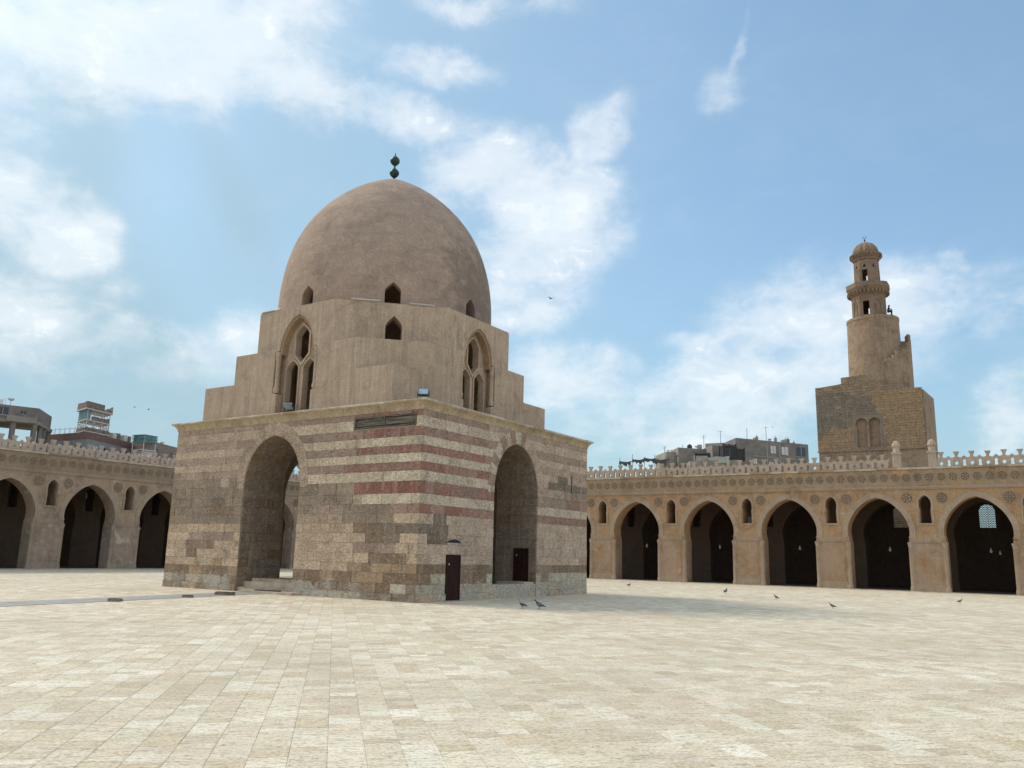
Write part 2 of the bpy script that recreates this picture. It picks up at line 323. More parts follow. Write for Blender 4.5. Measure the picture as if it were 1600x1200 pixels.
# ------------------------------------------------------------ mesh helpers
def tag(o, label=None, cat=None, group=None, kind=None):
    for k, v in (('label', label), ('category', cat), ('group', group), ('kind', kind)):
        if v: o[k] = v
    return o
def empty(name, loc, rz=0, **kw):
    o = bpy.data.objects.new(name, None); C.objects.link(o); o.location = loc; o.rotation_euler.z = rz
    o.empty_display_size = .3; return tag(o, **kw)
class MB:
    """collects polygons; build() links them as ONE mesh object"""
    def __init__(s): s.v = []; s.f = []; s.c = []; s.m = []
    def add(s, vs, fs, col=None, mi=0):
        k = len(s.v); s.v += [tuple(p) for p in vs]
        for f in fs: s.f.append(tuple(i+k for i in f)); s.c.append(col); s.m.append(mi)
        return s
    def box(s, a, b, col=None, mi=0):
        x0, y0, z0 = a; x1, y1, z1 = b
        vs = [(x0, y0, z0), (x1, y0, z0), (x1, y1, z0), (x0, y1, z0), (x0, y0, z1), (x1, y0, z1), (x1, y1, z1), (x0, y1, z1)]
        return s.add(vs, [(0, 3, 2, 1), (4, 5, 6, 7), (0, 1, 5, 4), (1, 2, 6, 5), (2, 3, 7, 6), (3, 0, 4, 7)], col, mi)
    def prism(s, poly, z0, z1, holes=(), col=None, mi=0):
        """poly in the xy plane, counter-clockwise, extruded along z"""
        return s.slab([(x, y) for x, y in poly], lambda u, v, t: (u, v, z0+(z1-z0)*t), holes, col, mi)
    def slab(s, poly, fn, holes=(), col=None, mi=0, back=True, side_mi=None):
        """fn(u, v, t): t=0 one face, t=1 the other"""
        loops = [list(poly)]+[list(h) for h in holes]
        tri = tessellate_polygon([[Vector((u, v, 0)) for u, v in L] for L in loops])
        flat = [p for L in loops for p in L]; n = len(flat)
        def ccw(t):
            a, b, c = (flat[i] for i in t)
            return (b[0]-a[0])*(c[1]-a[1])-(b[1]-a[1])*(c[0]-a[0]) > 0
        tri = [t if ccw(t) else (t[0], t[2], t[1]) for t in tri]
        V = [fn(u, v, 0) for u, v in flat]+[fn(u, v, 1) for u, v in flat]
        k = len(s.v); s.v += V
        for t in tri:
            s.f.append((k+t[0], k+t[2], k+t[1])); s.c.append(col); s.m.append(mi)
            if back: s.f.append((k+n+t[0], k+n+t[1], k+n+t[2])); s.c.append(col); s.m.append(mi)
        o = 0
        for j, L in enumerate(loops):
            m = len(L); ar = sum(L[i][0]*L[(i+1) % m][1]-L[(i+1) % m][0]*L[i][1] for i in range(m))
            for i in range(m):
                a, b = k+o+i, k+o+(i+1) % m
                q = (a, b, b+n, a+n)
                if (ar > 0) == (j > 0): q = q[::-1]
                s.f.append(q); s.c.append(col); s.m.append(mi if side_mi is None else side_mi)
            o += m
        return s
    def tube(s, pts, rad, n=8, cap=True, mi=0):
        k = len(s.v); P = [Vector(p) for p in pts]; rr = rad if hasattr(rad, '__len__') else [rad]*len(P)
        for i, p in enumerate(P):
            d = (P[min(i+1, len(P)-1)]-P[max(i-1, 0)]).normalized()
            a = d.orthogonal().normalized() if abs(d.z) < .99 else Vector((1, 0, 0)); a = (a-d*a.dot(d)).normalized(); b = d.cross(a)
            for j in range(n):
                t = 2*math.pi*j/n; s.v.append(tuple(p+(a*math.cos(t)+b*math.sin(t))*rr[i]))
        for i in range(len(P)-1):
            for j in range(n):
                s.f.append((k+i*n+j, k+i*n+(j+1) % n, k+(i+1)*n+(j+1) % n, k+(i+1)*n+j)); s.c.append(None); s.m.append(mi)
        if cap:
            s.f.append(tuple(k+j for j in range(n))[::-1]); s.f.append(tuple(k+(len(P)-1)*n+j for j in range(n))); s.c += [None]*2; s.m += [mi]*2
        return s
    def lathe(s, prof, cx=0, cy=0, n=24, mi=0, a0=0., rib=None):
        """prof: list of (r, z) from bottom to top"""
        k = len(s.v); m = len(prof)
        for r_, z in prof:
            for j in range(n):
                t = 2*math.pi*j/n+a0; q = r_*(rib(j) if rib else 1)
                s.v.append((cx+q*math.cos(t), cy+q*math.sin(t), z))
        for i in range(m-1):
            for j in range(n):
                s.f.append((k+i*n+j, k+i*n+(j+1) % n, k+(i+1)*n+(j+1) % n, k+(i+1)*n+j)); s.c.append(None); s.m.append(mi)
        s.f.append(tuple(k+j for j in range(n))[::-1]); s.f.append(tuple(k+(m-1)*n+j for j in range(n))); s.c += [None]*2; s.m += [mi]*2
        return s
    def mesh(s, name, mats):
        me = bpy.data.meshes.new(name); me.from_pydata(s.v, [], s.f)
        for m in (mats if isinstance(mats, (list, tuple)) else [mats]): me.materials.append(m)
        if any(s.m): me.polygons.foreach_set('material_index', s.m)
        if any(c is not None for c in s.c):
            at = me.color_attributes.new('Col', 'FLOAT_COLOR', 'CORNER')
            arr = []
            for f, c in zip(s.f, s.c): arr += [(*(c or (.3, .25, .2)), 1.)]*len(f)
            at.data.foreach_set('color', np.array(arr, dtype=np.float32).ravel())
        me.update(); return me
    def build(s, name, mats, parent=None, smooth=False, loc=None, **kw):
        me = s.mesh(name, mats)
        if smooth:
            me.polygons.foreach_set('use_smooth', [True]*len(me.polygons)); 
            try: me.set_sharp_from_angle(angle=R(38))
            except Exception: pass
        return place(name, me, parent, loc, **kw)
def place(name, me, parent=None, loc=None, rot=None, scale=None, **kw):
    o = bpy.data.objects.new(name, me); C.objects.link(o)
    if parent: o.parent = parent
    if loc: o.location = loc
    if rot: o.rotation_euler = rot
    if scale: o.scale = scale
    return tag(o, **kw)
def bool_cut(o, cutter):
    md = o.modifiers.new('cut', 'BOOLEAN'); md.operation = 'DIFFERENCE'; md.solver = 'EXACT'; md.object = cutter
    dg = bpy.context.evaluated_depsgraph_get(); me = bpy.data.meshes.new_from_object(o.evaluated_get(dg))
    o.modifiers.clear(); o.data = me; bpy.data.objects.remove(cutter)

def arch_curve(pts, n=5):
    """pts: (half width, z) from springing to apex (0, z): smooth half curve"""
    out = []
    P = [pts[0]]+list(pts)+[(-pts[-2][0]*.0, pts[-1][1]+.001)]
    for i in range(1, len(P)-2):
        p0, p1, p2, p3 = P[i-1], P[i], P[i+1], P[i+2]
        for k in range(n):
            t = k/n
            out.append(tuple(.5*((2*p1[j])+(-p0[j]+p2[j])*t+(2*p0[j]-5*p1[j]+4*p2[j]-p3[j])*t*t+(-p0[j]+3*p1[j]-3*p2[j]+p3[j])*t**3) for j in (0, 1)))
    out.append(pts[-1]); return out
def arch_loop(cx, half, zbot=None):
    """full outline from left foot over the apex to right foot"""
    L = [(cx-h, z) for h, z in half]; Rr = [(cx+h, z) for h, z in half[-2::-1]]
    if zbot is not None: L = [(cx-half[0][0], zbot)]+L; Rr = Rr+[(cx+half[0][0], zbot)]
    return L+Rr
def interp(curve, z):
    """half width at height z (curve: list of (h, z) rising)"""
    for (h0, z0), (h1, z1) in zip(curve, curve[1:]):
        if z0 <= z <= z1: return h0+(h1-h0)*((z-z0)/(z1-z0) if z1 > z0 else 0)
    return None

# ------------------------------------------------------------ ground and paving
tag(MB().box((-900, -900, -1.2), (900, 900, -.06)).build('ground', simple('dusty_ground', (.33, .28, .21), .95)), kind='structure')
pav = MB().box((-47.9, -45, -.05), (46, 46.5, -.006)).build('pavement', M_joint); tag(pav, kind='structure')
W = .378
dirY = Vector((-.7071, .7071, 0)); dirX = Vector((.7071, .7071, 0))
org = Vector((16.3, -20.9, 0))
TC = [(.60, .52, .40), (.65, .58, .46), (.54, .455, .335), (.70, .65, .54), (.60, .53, .41), (.46, .385, .275), (.56, .47, .37), (.68, .62, .52), (.52, .43, .30), (.74, .70, .61)]
TW = np.array([3, 3, 2.2, 1.4, 3, .9, 1.2, 1.5, 1., .5]); TW /= TW.sum()
tiles = []
for i in range(-190, 190):
    t = -95-rng.rand()*.6
    while t < 95:
        l = float(rng.choice([.20, .25, .30, .36, .42, .50, .60]))*(.92+.16*rng.rand())
        c = org+dirX*((i+.5)*W)+dirY*(t+l/2)
        if -46.3 < c.x < 45.5 and -44 < c.y < 43.3 and not (-16.4 < c.x < -.4 and .4 < c.y < 14.2):
            q = to_px(c)
            dd = (c-CAM).length
            if dd < 24 or (q and -700 < q[0] < 2300): tiles.append((c.x, c.y, l, i, t))
        t += l
rng.shuffle(tiles)
def tile_geo(x, y, l):
    g = .002; hx, hy = W/2-g, l/2-g; z = -.0015+.003*random.random()
    c = Vector((x, y, 0)); out = []
    for k, (e, zz) in enumerate(((0, -.02), (0, z-.003), (.0035, z))):
        for sx, sy in ((-1, -1), (1, -1), (1, 1), (-1, 1)):
            p = c+dirX*(sx*(hx-e))+dirY*(sy*(hy-e)); out.append((p.x, p.y, zz))
    fs = [(8, 9, 10, 11)]
    for a in (0, 4):
        for j in range(4): fs.append((a+j, a+(j+1) % 4, a+4+(j+1) % 4, a+4+j))
    return out, fs
def tcol():
    c = np.array(TC[rng.choice(len(TC), p=TW)]); c = (c*.9+np.array([.60, .515, .39])*.1)*np.array([1.0, .985, .94])*(1.18+.12*rng.rand())+(rng.rand(3)-.5)*.02
    return tuple(float(x) for x in c)
def score(t):
    q = to_px((t[0], t[1], 0))
    if not q or not (-10 < q[0] < 1610 and 0 < q[1] < 1206): return 0
    return t[2]/((t[0]-CAM.x)**2+(t[1]-CAM.y)**2)**1.5
order = sorted(range(len(tiles)), key=lambda k: -score(tiles[k])); big = order[:300]; rest = order[300:]
for k in big:
    x, y, l = tiles[k][:3]; v, f = tile_geo(x, y, l)
    MB().add(v, f, tcol()).build('tile', M_tile, pav)
mb = MB()
for k in rest:
    x, y, l = tiles[k][:3]
    if (x-CAM.x)**2+(y-CAM.y)**2 < 900: v, f = tile_geo(x, y, l)
    else:
        c = Vector((x, y, 0)); z = -.0015+.003*random.random(); a = dirX*(W/2-.004); b = dirY*(l/2-.004)
        v = [tuple(p+Vector((0, 0, zz))) for zz in (-.006, z) for p in (c-a-b, c+a-b, c+a+b, c-a+b)]
        f = [(4, 5, 6, 7), (0, 1, 5, 4), (1, 2, 6, 5), (2, 3, 7, 6), (3, 0, 4, 7)]
    mb.add(v, f, tcol())
mb.build('tiles', M_tile, pav, kind='stuff')

# marble strip that leads from the left archway, laid over the paving
path = MB()
pA, pB = Vector((-9.3, -.35, 0)), Vector((-7.0, -14.2, 0)); pd = (pB-pA).normalized(); pn = Vector((-pd.y, pd.x, 0))
tag(MB().add([tuple(pA-pn*.95+Vector((0, 0, .006))), tuple(pA+pn*.95+Vector((0, 0, .006))), tuple(pB+pd*16+pn*.95+Vector((0, 0, .006))), tuple(pB+pd*16-pn*.95+Vector((0, 0, .006)))], [(0, 1, 2, 3)]).build('path', M_pathm), kind='structure')
pth = bpy.data.objects['path']
for i in range(26):
    for j in range(3):
        a = pA+pd*(.05+i*1.16)+pn*(-.94+j*.63); z1 = .012+.004*random.random()
        vs = []
        for zz in (.004, z1):
            for s_, t_ in ((0, 0), (1.14, 0), (1.14, .615), (0, .615)):
                p = a+pd*s_+pn*t_; vs.append((p.x, p.y, zz))
        MB().add(vs, [(3, 2, 1, 0) if False else (4, 7, 6, 5), (0, 4, 5, 1), (1, 5, 6, 2), (2, 6, 7, 3), (3, 7, 4, 0)]).build('slab', M_pathm, pth)

# ------------------------------------------------------------ the domed pavilion
WX, WY, HT = 16.78, 14.66, 8.0
UX, UY, A2 = -8.6, 6.78, 6.558
CH2, CH3 = 2.3, 3.9
Z1, Z2, Z3 = 10.24, 11.75, 13.8
YL, XR = UY-A2, UX+A2
TH = 2.5
RED, RED2, CREAM, CREAMR, BUFF, PINKB = (.30, .112, .092), (.31, .178, .142), (.72, .61, .45), (.63, .53, .41), (.60, .445, .315), (.54, .405, .305)
MAUVE, GREY, DGREY, BROWN, ORNG, PALE = (.36, .25, .20), (.27, .21, .16), (.165, .132, .102), (.25, .168, .108), (.40, .265, .155), (.58, .52, .41)
pavn = empty('domed_pavilion', (0, 0, 0), label='large square stone pavilion with red and cream striped corner under a plastered dome', cat='building')
AP = arch_curve([(1.97, 4.85), (1.93, 5.4), (1.74, 6.05), (1.38, 6.65), (.86, 7.1), (.38, 7.3), (0, 7.38)])
AL = [(1.93, .0)]+AP; 
XL_, YR_ = -9.17, 7.42       # arch centres on the left and right faces
def offset_curve(cu, w0, w1):
    out = []
    for i, (h, z) in enumerate(cu):
        a = cu[max(i-1, 0)]; b = cu[min(i+1, len(cu)-1)]
        dx, dz = b[0]-a[0], b[1]-a[1]; L = math.hypot(dx, dz) or 1
        nx, nz = dz/L, -dx/L
        if i == len(cu)-1: nx, nz = 0, 1
        wd = w0+(w1-w0)*i/(len(cu)-1)
        out.append((h+nx*wd, z+nz*wd))
    return out
AO = offset_curve(AP, .52, .72)
AO = [(AO[0][0], 4.85)]+AO[1:]
# core: four thick walls with pointed passages
def face_poly(length, cx):
    return [(0, 0), (cx-1.93, 0)]+[(cx-h, z) for h, z in AP]+[(cx+h, z) for h, z in AP[-2::-1]]+[(cx+1.93, 0), (length, 0), (length, HT), (0, HT)]
L_ = -WX
def core_wall(fn, length, cx, holes=()):
    return MB().slab(face_poly(length, cx), fn, holes, side_mi=0).build('wall', M_mortar, pavn)
door = [(1.93, .02), (2.95, .02), (2.95, 1.95), (1.93, 1.95)]
slit = [(12.83, 5.35), (12.97, 5.35), (12.97, 6.28), (12.9, 6.33), (12.83, 6.28)]
slot = [(1.99, 2.46), (2.9, 2.46), (2.88, 2.51), (2.72, 2.58), (2.45, 2.615), (2.18, 2.58), (2.01, 2.51)]
core_wall(lambda u, v, t: (u-WX, TH*t, v), WX, XL_+WX, [[(WX-3.97, 7.33), (WX-.33, 7.33), (WX-.33, 7.86), (WX-3.97, 7.86)]])
# the right-hand wall butts behind the front one
y0r = 0
poly = [(TH-.0, 0), (YR_-1.93, 0)]+[(YR_-h, z) for h, z in AP]+[(YR_+h, z) for h, z in AP[-2::-1]]+[(YR_+1.93, 0), (WY-TH, 0), (WY-TH, HT), (TH, HT)]
MB().slab(poly, lambda u, v, t: (-TH*t, u, v)).build('wall', M_mortar, pavn)
MB().slab(poly, lambda u, v, t: (-WX+TH-TH*t, u, v)).build('wall', M_mortar, pavn)
MB().slab(slit, lambda u, v, t: (.006-.004*t, u, v)).build('slit_shade', M_void, pavn)  # flat near-black sheet painted as the shade inside the slit, no opening behind
MB().box((.004, 1.93, 2.44), (.012, 2.95, 2.62)).build('slot_shade', M_void, pavn)  # shade of the slot over the door, painted on as a dark sheet
core_wall(lambda u, v, t: (u-WX, WY-TH*(1-t), v), WX, XL_+WX)
# roof ledge around the upper block, floor of the hall, steps
MB().prism([(-WX+.02, .02), (-.02, .02), (-.02, WY-.02), (-WX+.02, WY-.02)], HT+.001, HT+.3, [[(-WX+TH, TH), (-TH, TH), (-TH, WY-TH), (-WX+TH, WY-TH)]]).build('roof_ledge', M_upper, pavn)
MB().box((-WX+.6, .45, .0), (-.75, WY-.6, .46)).build('floor', M_ledge, pavn)
MB().box((XL_-1.9, .1, .0), (XL_+1.9, .44, .2), BUFF).box((XL_-1.35, .46, .2), (XL_+1.92, 1.6, .62), PINKB).build('step', M_jamb, pavn)
MB().box((XL_-.9, -.62, .0), (XL_+2.6, -.05, .12)).build('step', M_ledge, pavn)
for k in range(5):
    MB().box((-.74, YR_-1.92+k*.768, 0), (-.015, YR_-1.92+(k+1)*.768-.006, .61+.01*random.random()), PALE).build('step_stone', M_stone, pavn)
gr = MB()
for k in range(14): gr.box((XL_+.1+k*.11, -.5, .121), (XL_+.16+k*.11, -.28, .16))
gr.box((XL_+.0, -.52, .121), (XL_+1.65, -.49, .15)).build('grate', M_darkmet, pavn)

ZC = [0, .30, .70, 1.14, 1.52, 1.94, 2.36, 2.77, 3.18, 3.61, 4.0, 4.44, 4.96, 5.40, 5.77, 6.15, 6.49, 6.88, 7.26, 7.73, 8.0]
def mixc(a, b, t): t = max(0, min(1, t)); return tuple(x+(y-x)*t for x, y in zip(a, b))
from mathutils import noise as mnoise
CUR = [0., 0.]
def pick(*o):
    """choice that changes slowly along the wall, with a little scatter"""
    r_ = .5+.75*mnoise.noise(Vector((CUR[0]*.45, CUR[1]*.8, 3.3)))+.35*(random.random()-.5); r_ = min(.999, max(0, r_)); a = 0
    for c, p in o:
        a += p
        if r_ < a: return c
    return o[-1][0]
def colour(face, s, row):
    z = (ZC[row]+ZC[row+1])/2; CUR[0] = s+(40 if face == 'R' else 0); CUR[1] = z
    s += .9*mnoise.noise(Vector((s*.6, z*1.3, 1.7)))
    c = colour0(face, s, row)
    return mixc(c, PINKB if face == 'R' else BUFF, (.03 if c[1] < .17 and c[0] > .2 else .10)+.2*max(0, mnoise.noise(Vector((s*.8, z*1.1, 7.7)))+.3))
def colour0(face, s, row):
    red = row in (9, 11, 13, 15, 17, 19); cream = row in (10, 12, 14, 16, 18)
    if face == 'L':
        if row == 0: return pick((PALE, .3), (GREY, .5), (BUFF, .2))
        if row == 1: return pick((BROWN, .55), (GREY, .2), (PALE, .25)) if s < 11 else pick((BROWN, .4), (PALE, .3), (GREY, .3))
        if row == 2: return pick((BROWN, .6), (ORNG, .4)) if s < 8 else pick((ORNG, .4), (BROWN, .35), (BUFF, .25))
        if row == 3: return pick((ORNG, .75), (BROWN, .25)) if s < 3.6 else pick((BUFF, .75), (ORNG, .25))
        if row == 4: return BROWN if 1.2 < s < 2.4 else (BROWN if 14 < s < 15.6 else BUFF)
        if row == 5: return pick((MAUVE, .6), (BROWN, .4)) if 1. < s < 2.9 else (pick((BROWN, .5), (GREY, .5)) if 13 < s < 15.6 else BUFF)
        if row == 6: return pick((BROWN, .4), (GREY, .6)) if .3 < s < 3.1 else (MAUVE if 12.4 < s < 15 else BUFF)
        if row == 7: return DGREY if s < 2.9 else (BROWN if s < 3.7 else mixc(BUFF, ORNG, .25))
        if row == 8: return mixc(ORNG, CREAM, .4) if s < 1.6 else (GREY if s < 3.7 else (mixc(BROWN, BUFF, .5) if s < 8 else GREY))
        if row == 9: return mixc(RED2, MAUVE, .2) if s < 2.2 else (GREY if s < 3.8 else (MAUVE if s < 6 else pick((GREY, .8), (BROWN, .2))))
        if row == 10: return mixc(CREAM, ORNG, .1) if s < 2.8 else (mixc(CREAM, GREY, .5) if s < 4 else pick((GREY, .85), (DGREY, .15)))
        if row == 11: return pick((RED, .5), (RED2, .5)) if s < 4.3 else (GREY if s < 8 else GREY)
        if s > 11:
            if row == 12: return pick((GREY, .6), (PINKB, .4))
            if red: return pick((mixc(MAUVE, PINKB, .4), .7), (mixc(RED2, PINKB, .5), .3))
            return mixc(PINKB, BUFF, .5)
        if red: return mixc(RED, RED2, random.random()*.9) if s < 3.9 else mixc(RED2, MAUVE, .55+random.random()*.4)
        return mixc(CREAM, ORNG, random.random()*.12) if s < 4 else mixc(CREAM, BUFF, .35+random.random()*.4)
    else:
        if row == 0: return pick((PALE, .75), (BUFF, .25))
        if row == 1: return pick((PALE, .85), (mixc(PALE, BUFF, .5), .15))
        if row == 2: return pick((BROWN, .6), (PALE, .4)) if s < 5.4 else pick((PALE, .7), (GREY, .3))
        if row == 3: return pick((BROWN, .7), (mixc(BROWN, GREY, .6), .3))
        if row == 7 and s < 2.2: return DGREY
        if row == 8 and .4 < s < 2.6: return pick((GREY, .5), (DGREY, .3), (PINKB, .2))
        if row == 6 and .3 < s < 1.6: return DGREY
        if row <= 8: return mixc(PINKB, CREAMR, random.random()*.4)
        if s < 5.6 or row in (9, 10):
            if s > 9 and row == 9: return pick((RED2, .8), (MAUVE, .2))
            if row == 19: return mixc(RED2, MAUVE, .5+.4*random.random())
            if red:
                k = .75 if (row == 11 and s > 2.2 and s < 3.8) or row == 17 else random.random()*.7
                return mixc(RED, MAUVE, k*.9)
            return mixc(CREAMR, PINKB, random.random()*.25)
        if row == 11: return RED2 if s > 12.6 else mixc(GREY, MAUVE, .5)
        if row == 12: return mixc(GREY, PINKB, random.random()*.7)
        if row == 13: return pick((DGREY, .8), (GREY, .2)) if s > 10.4 else PINKB
        if row == 14: return DGREY if 11.2 < s < 12.1 else PINKB
        if row == 15: return pick((mixc(MAUVE, PINKB, .5), .7), (GREY, .3))
        if row == 17: return pick((RED2, .5), (MAUVE, .5)) if 9.8 < s < 12.5 else MAUVE
        if row == 19: return mixc(MAUVE, PINKB, .4)
        return mixc(PINKB, CREAMR, random.random()*.5)
stones = []     # (area score, verts, faces, colour, material)
def add_stone(poly, fn, col, mat, proud=None, view=True, joint=.0035):
    """poly: outline in (u, v) ccw, fn(u, v, d) -> world with d metres proud of the wall"""
    d = proud if proud is not None else .010+.022*random.random()**2
    if proud is None and mat is M_stone and poly[0][1] < .31 and min(p[1] for p in poly) < .05: d = .035+.05*random.random()
    n = len(poly); cx = sum(p[0] for p in poly)/n; cy = sum(p[1] for p in poly)/n
    def shrink(e):
        out = []
        for u, v in poly:
            L = math.hypot(u-cx, v-cy) or 1
            k = max(0, L-e*1.35)/L; out.append((cx+(u-cx)*k, cy+(v-cy)*k))
        return out
    r0, r1, r2_ = shrink(joint), shrink(joint), shrink(joint+.007)
    jit = [(random.random()-.5)*.004 for _ in range(n)]
    vs = [fn(u, v, -.03) for u, v in r0]+[fn(u, v, d-.008) for u, v in r1]+[fn(u, v, d+j) for (u, v), j in zip(r2_, jit)]
    fs = [tuple(2*n+i for i in range(n))]+[(a*n+i, a*n+(i+1) % n, (a+1)*n+(i+1) % n, (a+1)*n+i) for a in (0, 1) for i in range(n)]
    A = 0
    if view:
        q = [to_px(fn(u, v, 0)) for u, v in poly]
        if all(q) and all(-5 < p[0] < 1605 for p in q): A = abs(sum(q[i][0]*q[(i+1) % n][1]-q[(i+1) % n][0]*q[i][1] for i in range(n)))/2
    j = .88+.24*random.random()
    stones.append((A, vs, fs, tuple(c*j for c in col), mat))
def courses(face, length, fn, xc, view=True, skip=(), wide=(.55, 1.15), colf=colour, rows=range(20)):
    """coursed stones on one face; s runs from the near corner; the arch and its ring are left free"""
    for r_ in rows:
        z0, z1 = ZC[r_], ZC[r_+1]
        segs = []
        if z0 >= 4.9:
            top = AO[-1][1]
            if z0 >= top-.01: segs = [(0, length, None, None)]
            else: segs = [(0, xc, None, 1), (xc, length, -1, None)]
            cu = AO
        else:
            cu = AL; segs = [(0, xc, None, 1), (xc, length, -1, None)]
        zs = [z0+(z1-z0)*k/3 for k in range(4)] if z0 >= 4.4 else [z0, z1]
        def edge(side):
            out = []
            for z in zs:
                h = interp(cu, z)
                if h is None: h = 0 if z > cu[-1][1] else cu[0][0]
                out.append((xc-side*h, z))
            return out
        for s0, s1, le, re in segs:
            L = edge(-1) if le else [(s0, z) for z in (z0, z1)]
            Rr = edge(1) if re else [(s1, z) for z in (z0, z1)]
            lo = max(p[0] for p in L); hi = min(p[0] for p in Rr)
            cuts = []; s = lo+(.3+.7*random.random() if not le else .45+.3*random.random())
            while s < hi-.35: cuts.append(s); s += random.uniform(*wide)
            left = L
            for c in cuts+[None]:
                right = [(c, z0), (c, z1)] if c is not None else Rr
                # a stone may leave out a hole in the wall
                pl = [(p[0], p[1]) for p in left[:1]]
                poly = list(right)+list(reversed(left))
                poly = [p for i, p in enumerate(poly) if i == 0 or math.hypot(p[0]-poly[i-1][0], p[1]-poly[i-1][1]) > 1e-4]
                a0 = min(p[0] for p in poly); a1 = max(p[0] for p in poly)
                done = False
                for (hx0, hz0, hx1, hz1) in skip:
                    if a1 > hx0 and a0 < hx1 and z1 > hz0+.02 and z0 < hz1-.02:
                        done = True
                        for q0, q1 in ((a0, min(a1, hx0)), (max(a0, hx1), a1)):
                            if q1-q0 > .08: add_stone([(q0, z0), (q1, z0), (q1, z1), (q0, z1)], fn, colf(face, (q0+q1)/2, r_), M_stone, view=view)
                        m0, m1 = max(a0, hx0), min(a1, hx1)
                        if hz0-z0 > .08: add_stone([(m0, z0), (m1, z0), (m1, hz0), (m0, hz0)], fn, colf(face, (m0+m1)/2, r_), M_stone, view=view)
                        if z1-hz1 > .08: add_stone([(m0, hz1), (m1, hz1), (m1, z1), (m0, z1)], fn, colf(face, (m0+m1)/2, r_), M_stone, view=view)
                        break
                if not done:
                    u = sum(p[0] for p in poly)/len(poly)
                    add_stone(poly, fn, colf(face, u, r_), M_stone, view=view)
                left = [(c, z0), (c, z1)] if c is not None else None
fL = lambda s, z, d: (-s, -d, z)
fL2 = lambda s, z, d: (-s, -d, z)
fR = lambda s, z, d: (d, s, z)
def flip(fn, L): return lambda s, z, d: fn(L-s, z, d)
courses('L', WX, fL, -XL_, skip=[(.33, 7.33, 3.97, 7.86)])
courses('R', WY, fR, YR_, skip=[(1.93, 0, 2.95, 1.95), (12.83, 5.35, 12.97, 6.33), (1.99, 2.45, 2.9, 2.63)])
# the two far faces keep plain buff coursing
def plain(face, s, r_): return pick((BUFF, .5), (PINKB, .3), (GREY, .2))
courses('B', WX, lambda s, z, d: (-WX+s, WY+d, z), WX+XL_, view=False, colf=plain)
courses('W', WY, lambda s, z, d: (-WX-d, WY-s, z), WY-YR_, view=False, colf=plain)
# rings of wedge stones round the arches
def ring(fn, xc, cols, n=9, mat=M_stone, view=True):
    a, b = AP, AO; N = len(a)-1
    for side in (1, -1):
        for k in range(n):
            i0 = int(round(k*N/n)); i1 = int(round((k+1)*N/n))
            inn = [a[i] for i in range(i0, i1+1)]; out = [b[i] for i in range(i1, i0-1, -1)]
            poly = [(xc+side*h, z) for h, z in inn+out]
            ar = sum(poly[i][0]*poly[(i+1) % len(poly)][1]-poly[(i+1) % len(poly)][0]*poly[i][1] for i in range(len(poly)))
            if ar < 0: poly = poly[::-1]
            add_stone(poly, fn, cols(k, side), mat, proud=.028, view=view, joint=.004)
ring(fR, YR_, lambda k, s: (mixc(RED2, PINKB, .35) if k % 2 else CREAMR) if (s < 0 or k > 6) else PINKB)
ring(fL, -XL_, lambda k, s: mixc(PINKB, ORNG, .15+.25*random.random()))
ring(lambda s, z, d: (-WX+s, WY+d, z), WX+XL_, lambda k, s: BUFF, view=False)
ring(lambda s, z, d: (-WX-d, WY-s, z), WY-YR_, lambda k, s: BUFF, view=False)
# coursed lining of the passages (both sides of both), and of the vaults
def lining(fn, depth, door=None, view=True, top=4.85):
    z = .0; r_ = 0
    while r_ < 12:
        z0, z1 = ZC[r_], min(ZC[r_+1], top); r_ += 1
        if z1-z0 < .05: continue
        u = 0
        while u < depth-.05:
            l = min(random.uniform(.4, .95), depth-u)
            if depth-u-l < .25: l = depth-u
            c = pick((GREY, .35), (BROWN, .3), (mixc(GREY, BUFF, .5), .35))
            if door and u < door[1]+.02 and u+l > door[0]-.02 and z0 < door[3] and z1 > door[2]:
                for q0, q1 in ((u, door[0]), (max(door[1], u), u+l)):
                    if q1-q0 > .08: add_stone([(q0, z0), (q1, z0), (q1, z1), (q0, z1)], fn, c, M_jamb, view=view)
                if z1 > door[3]+.05: add_stone([(max(u, door[0]), door[3]), (min(u+l, door[1]), door[3]), (min(u+l, door[1]), z1), (max(u, door[0]), z1)], fn, c, M_jamb, view=view)
            else: add_stone([(u, z0), (u+l, z0), (u+l, z1), (u, z1)], fn, c, M_jamb, proud=.01+.02*random.random(), view=view)
            u += l
DJ = (.42, 1.33, .72, 2.33)
lining(lambda u, z, d: (XL_-1.93+d, u+.02, z), TH-.02)
lining(lambda u, z, d: (XL_+1.93-d, TH-u, z), TH-.02, view=False)
lining(lambda u, z, d: (-TH+u, YR_-1.93+d, z), TH-.02, view=False)
lining(lambda u, z, d: (-u-.02, YR_+1.93-d, z), TH-.04, door=DJ)
for side in (0, 1):
    lining(lambda u, z, d: ((XL_-1.93+d) if side == 0 else (XL_+1.93-d), (WY-TH+u) if side == 0 else (WY-u), z), TH-.02, view=False)
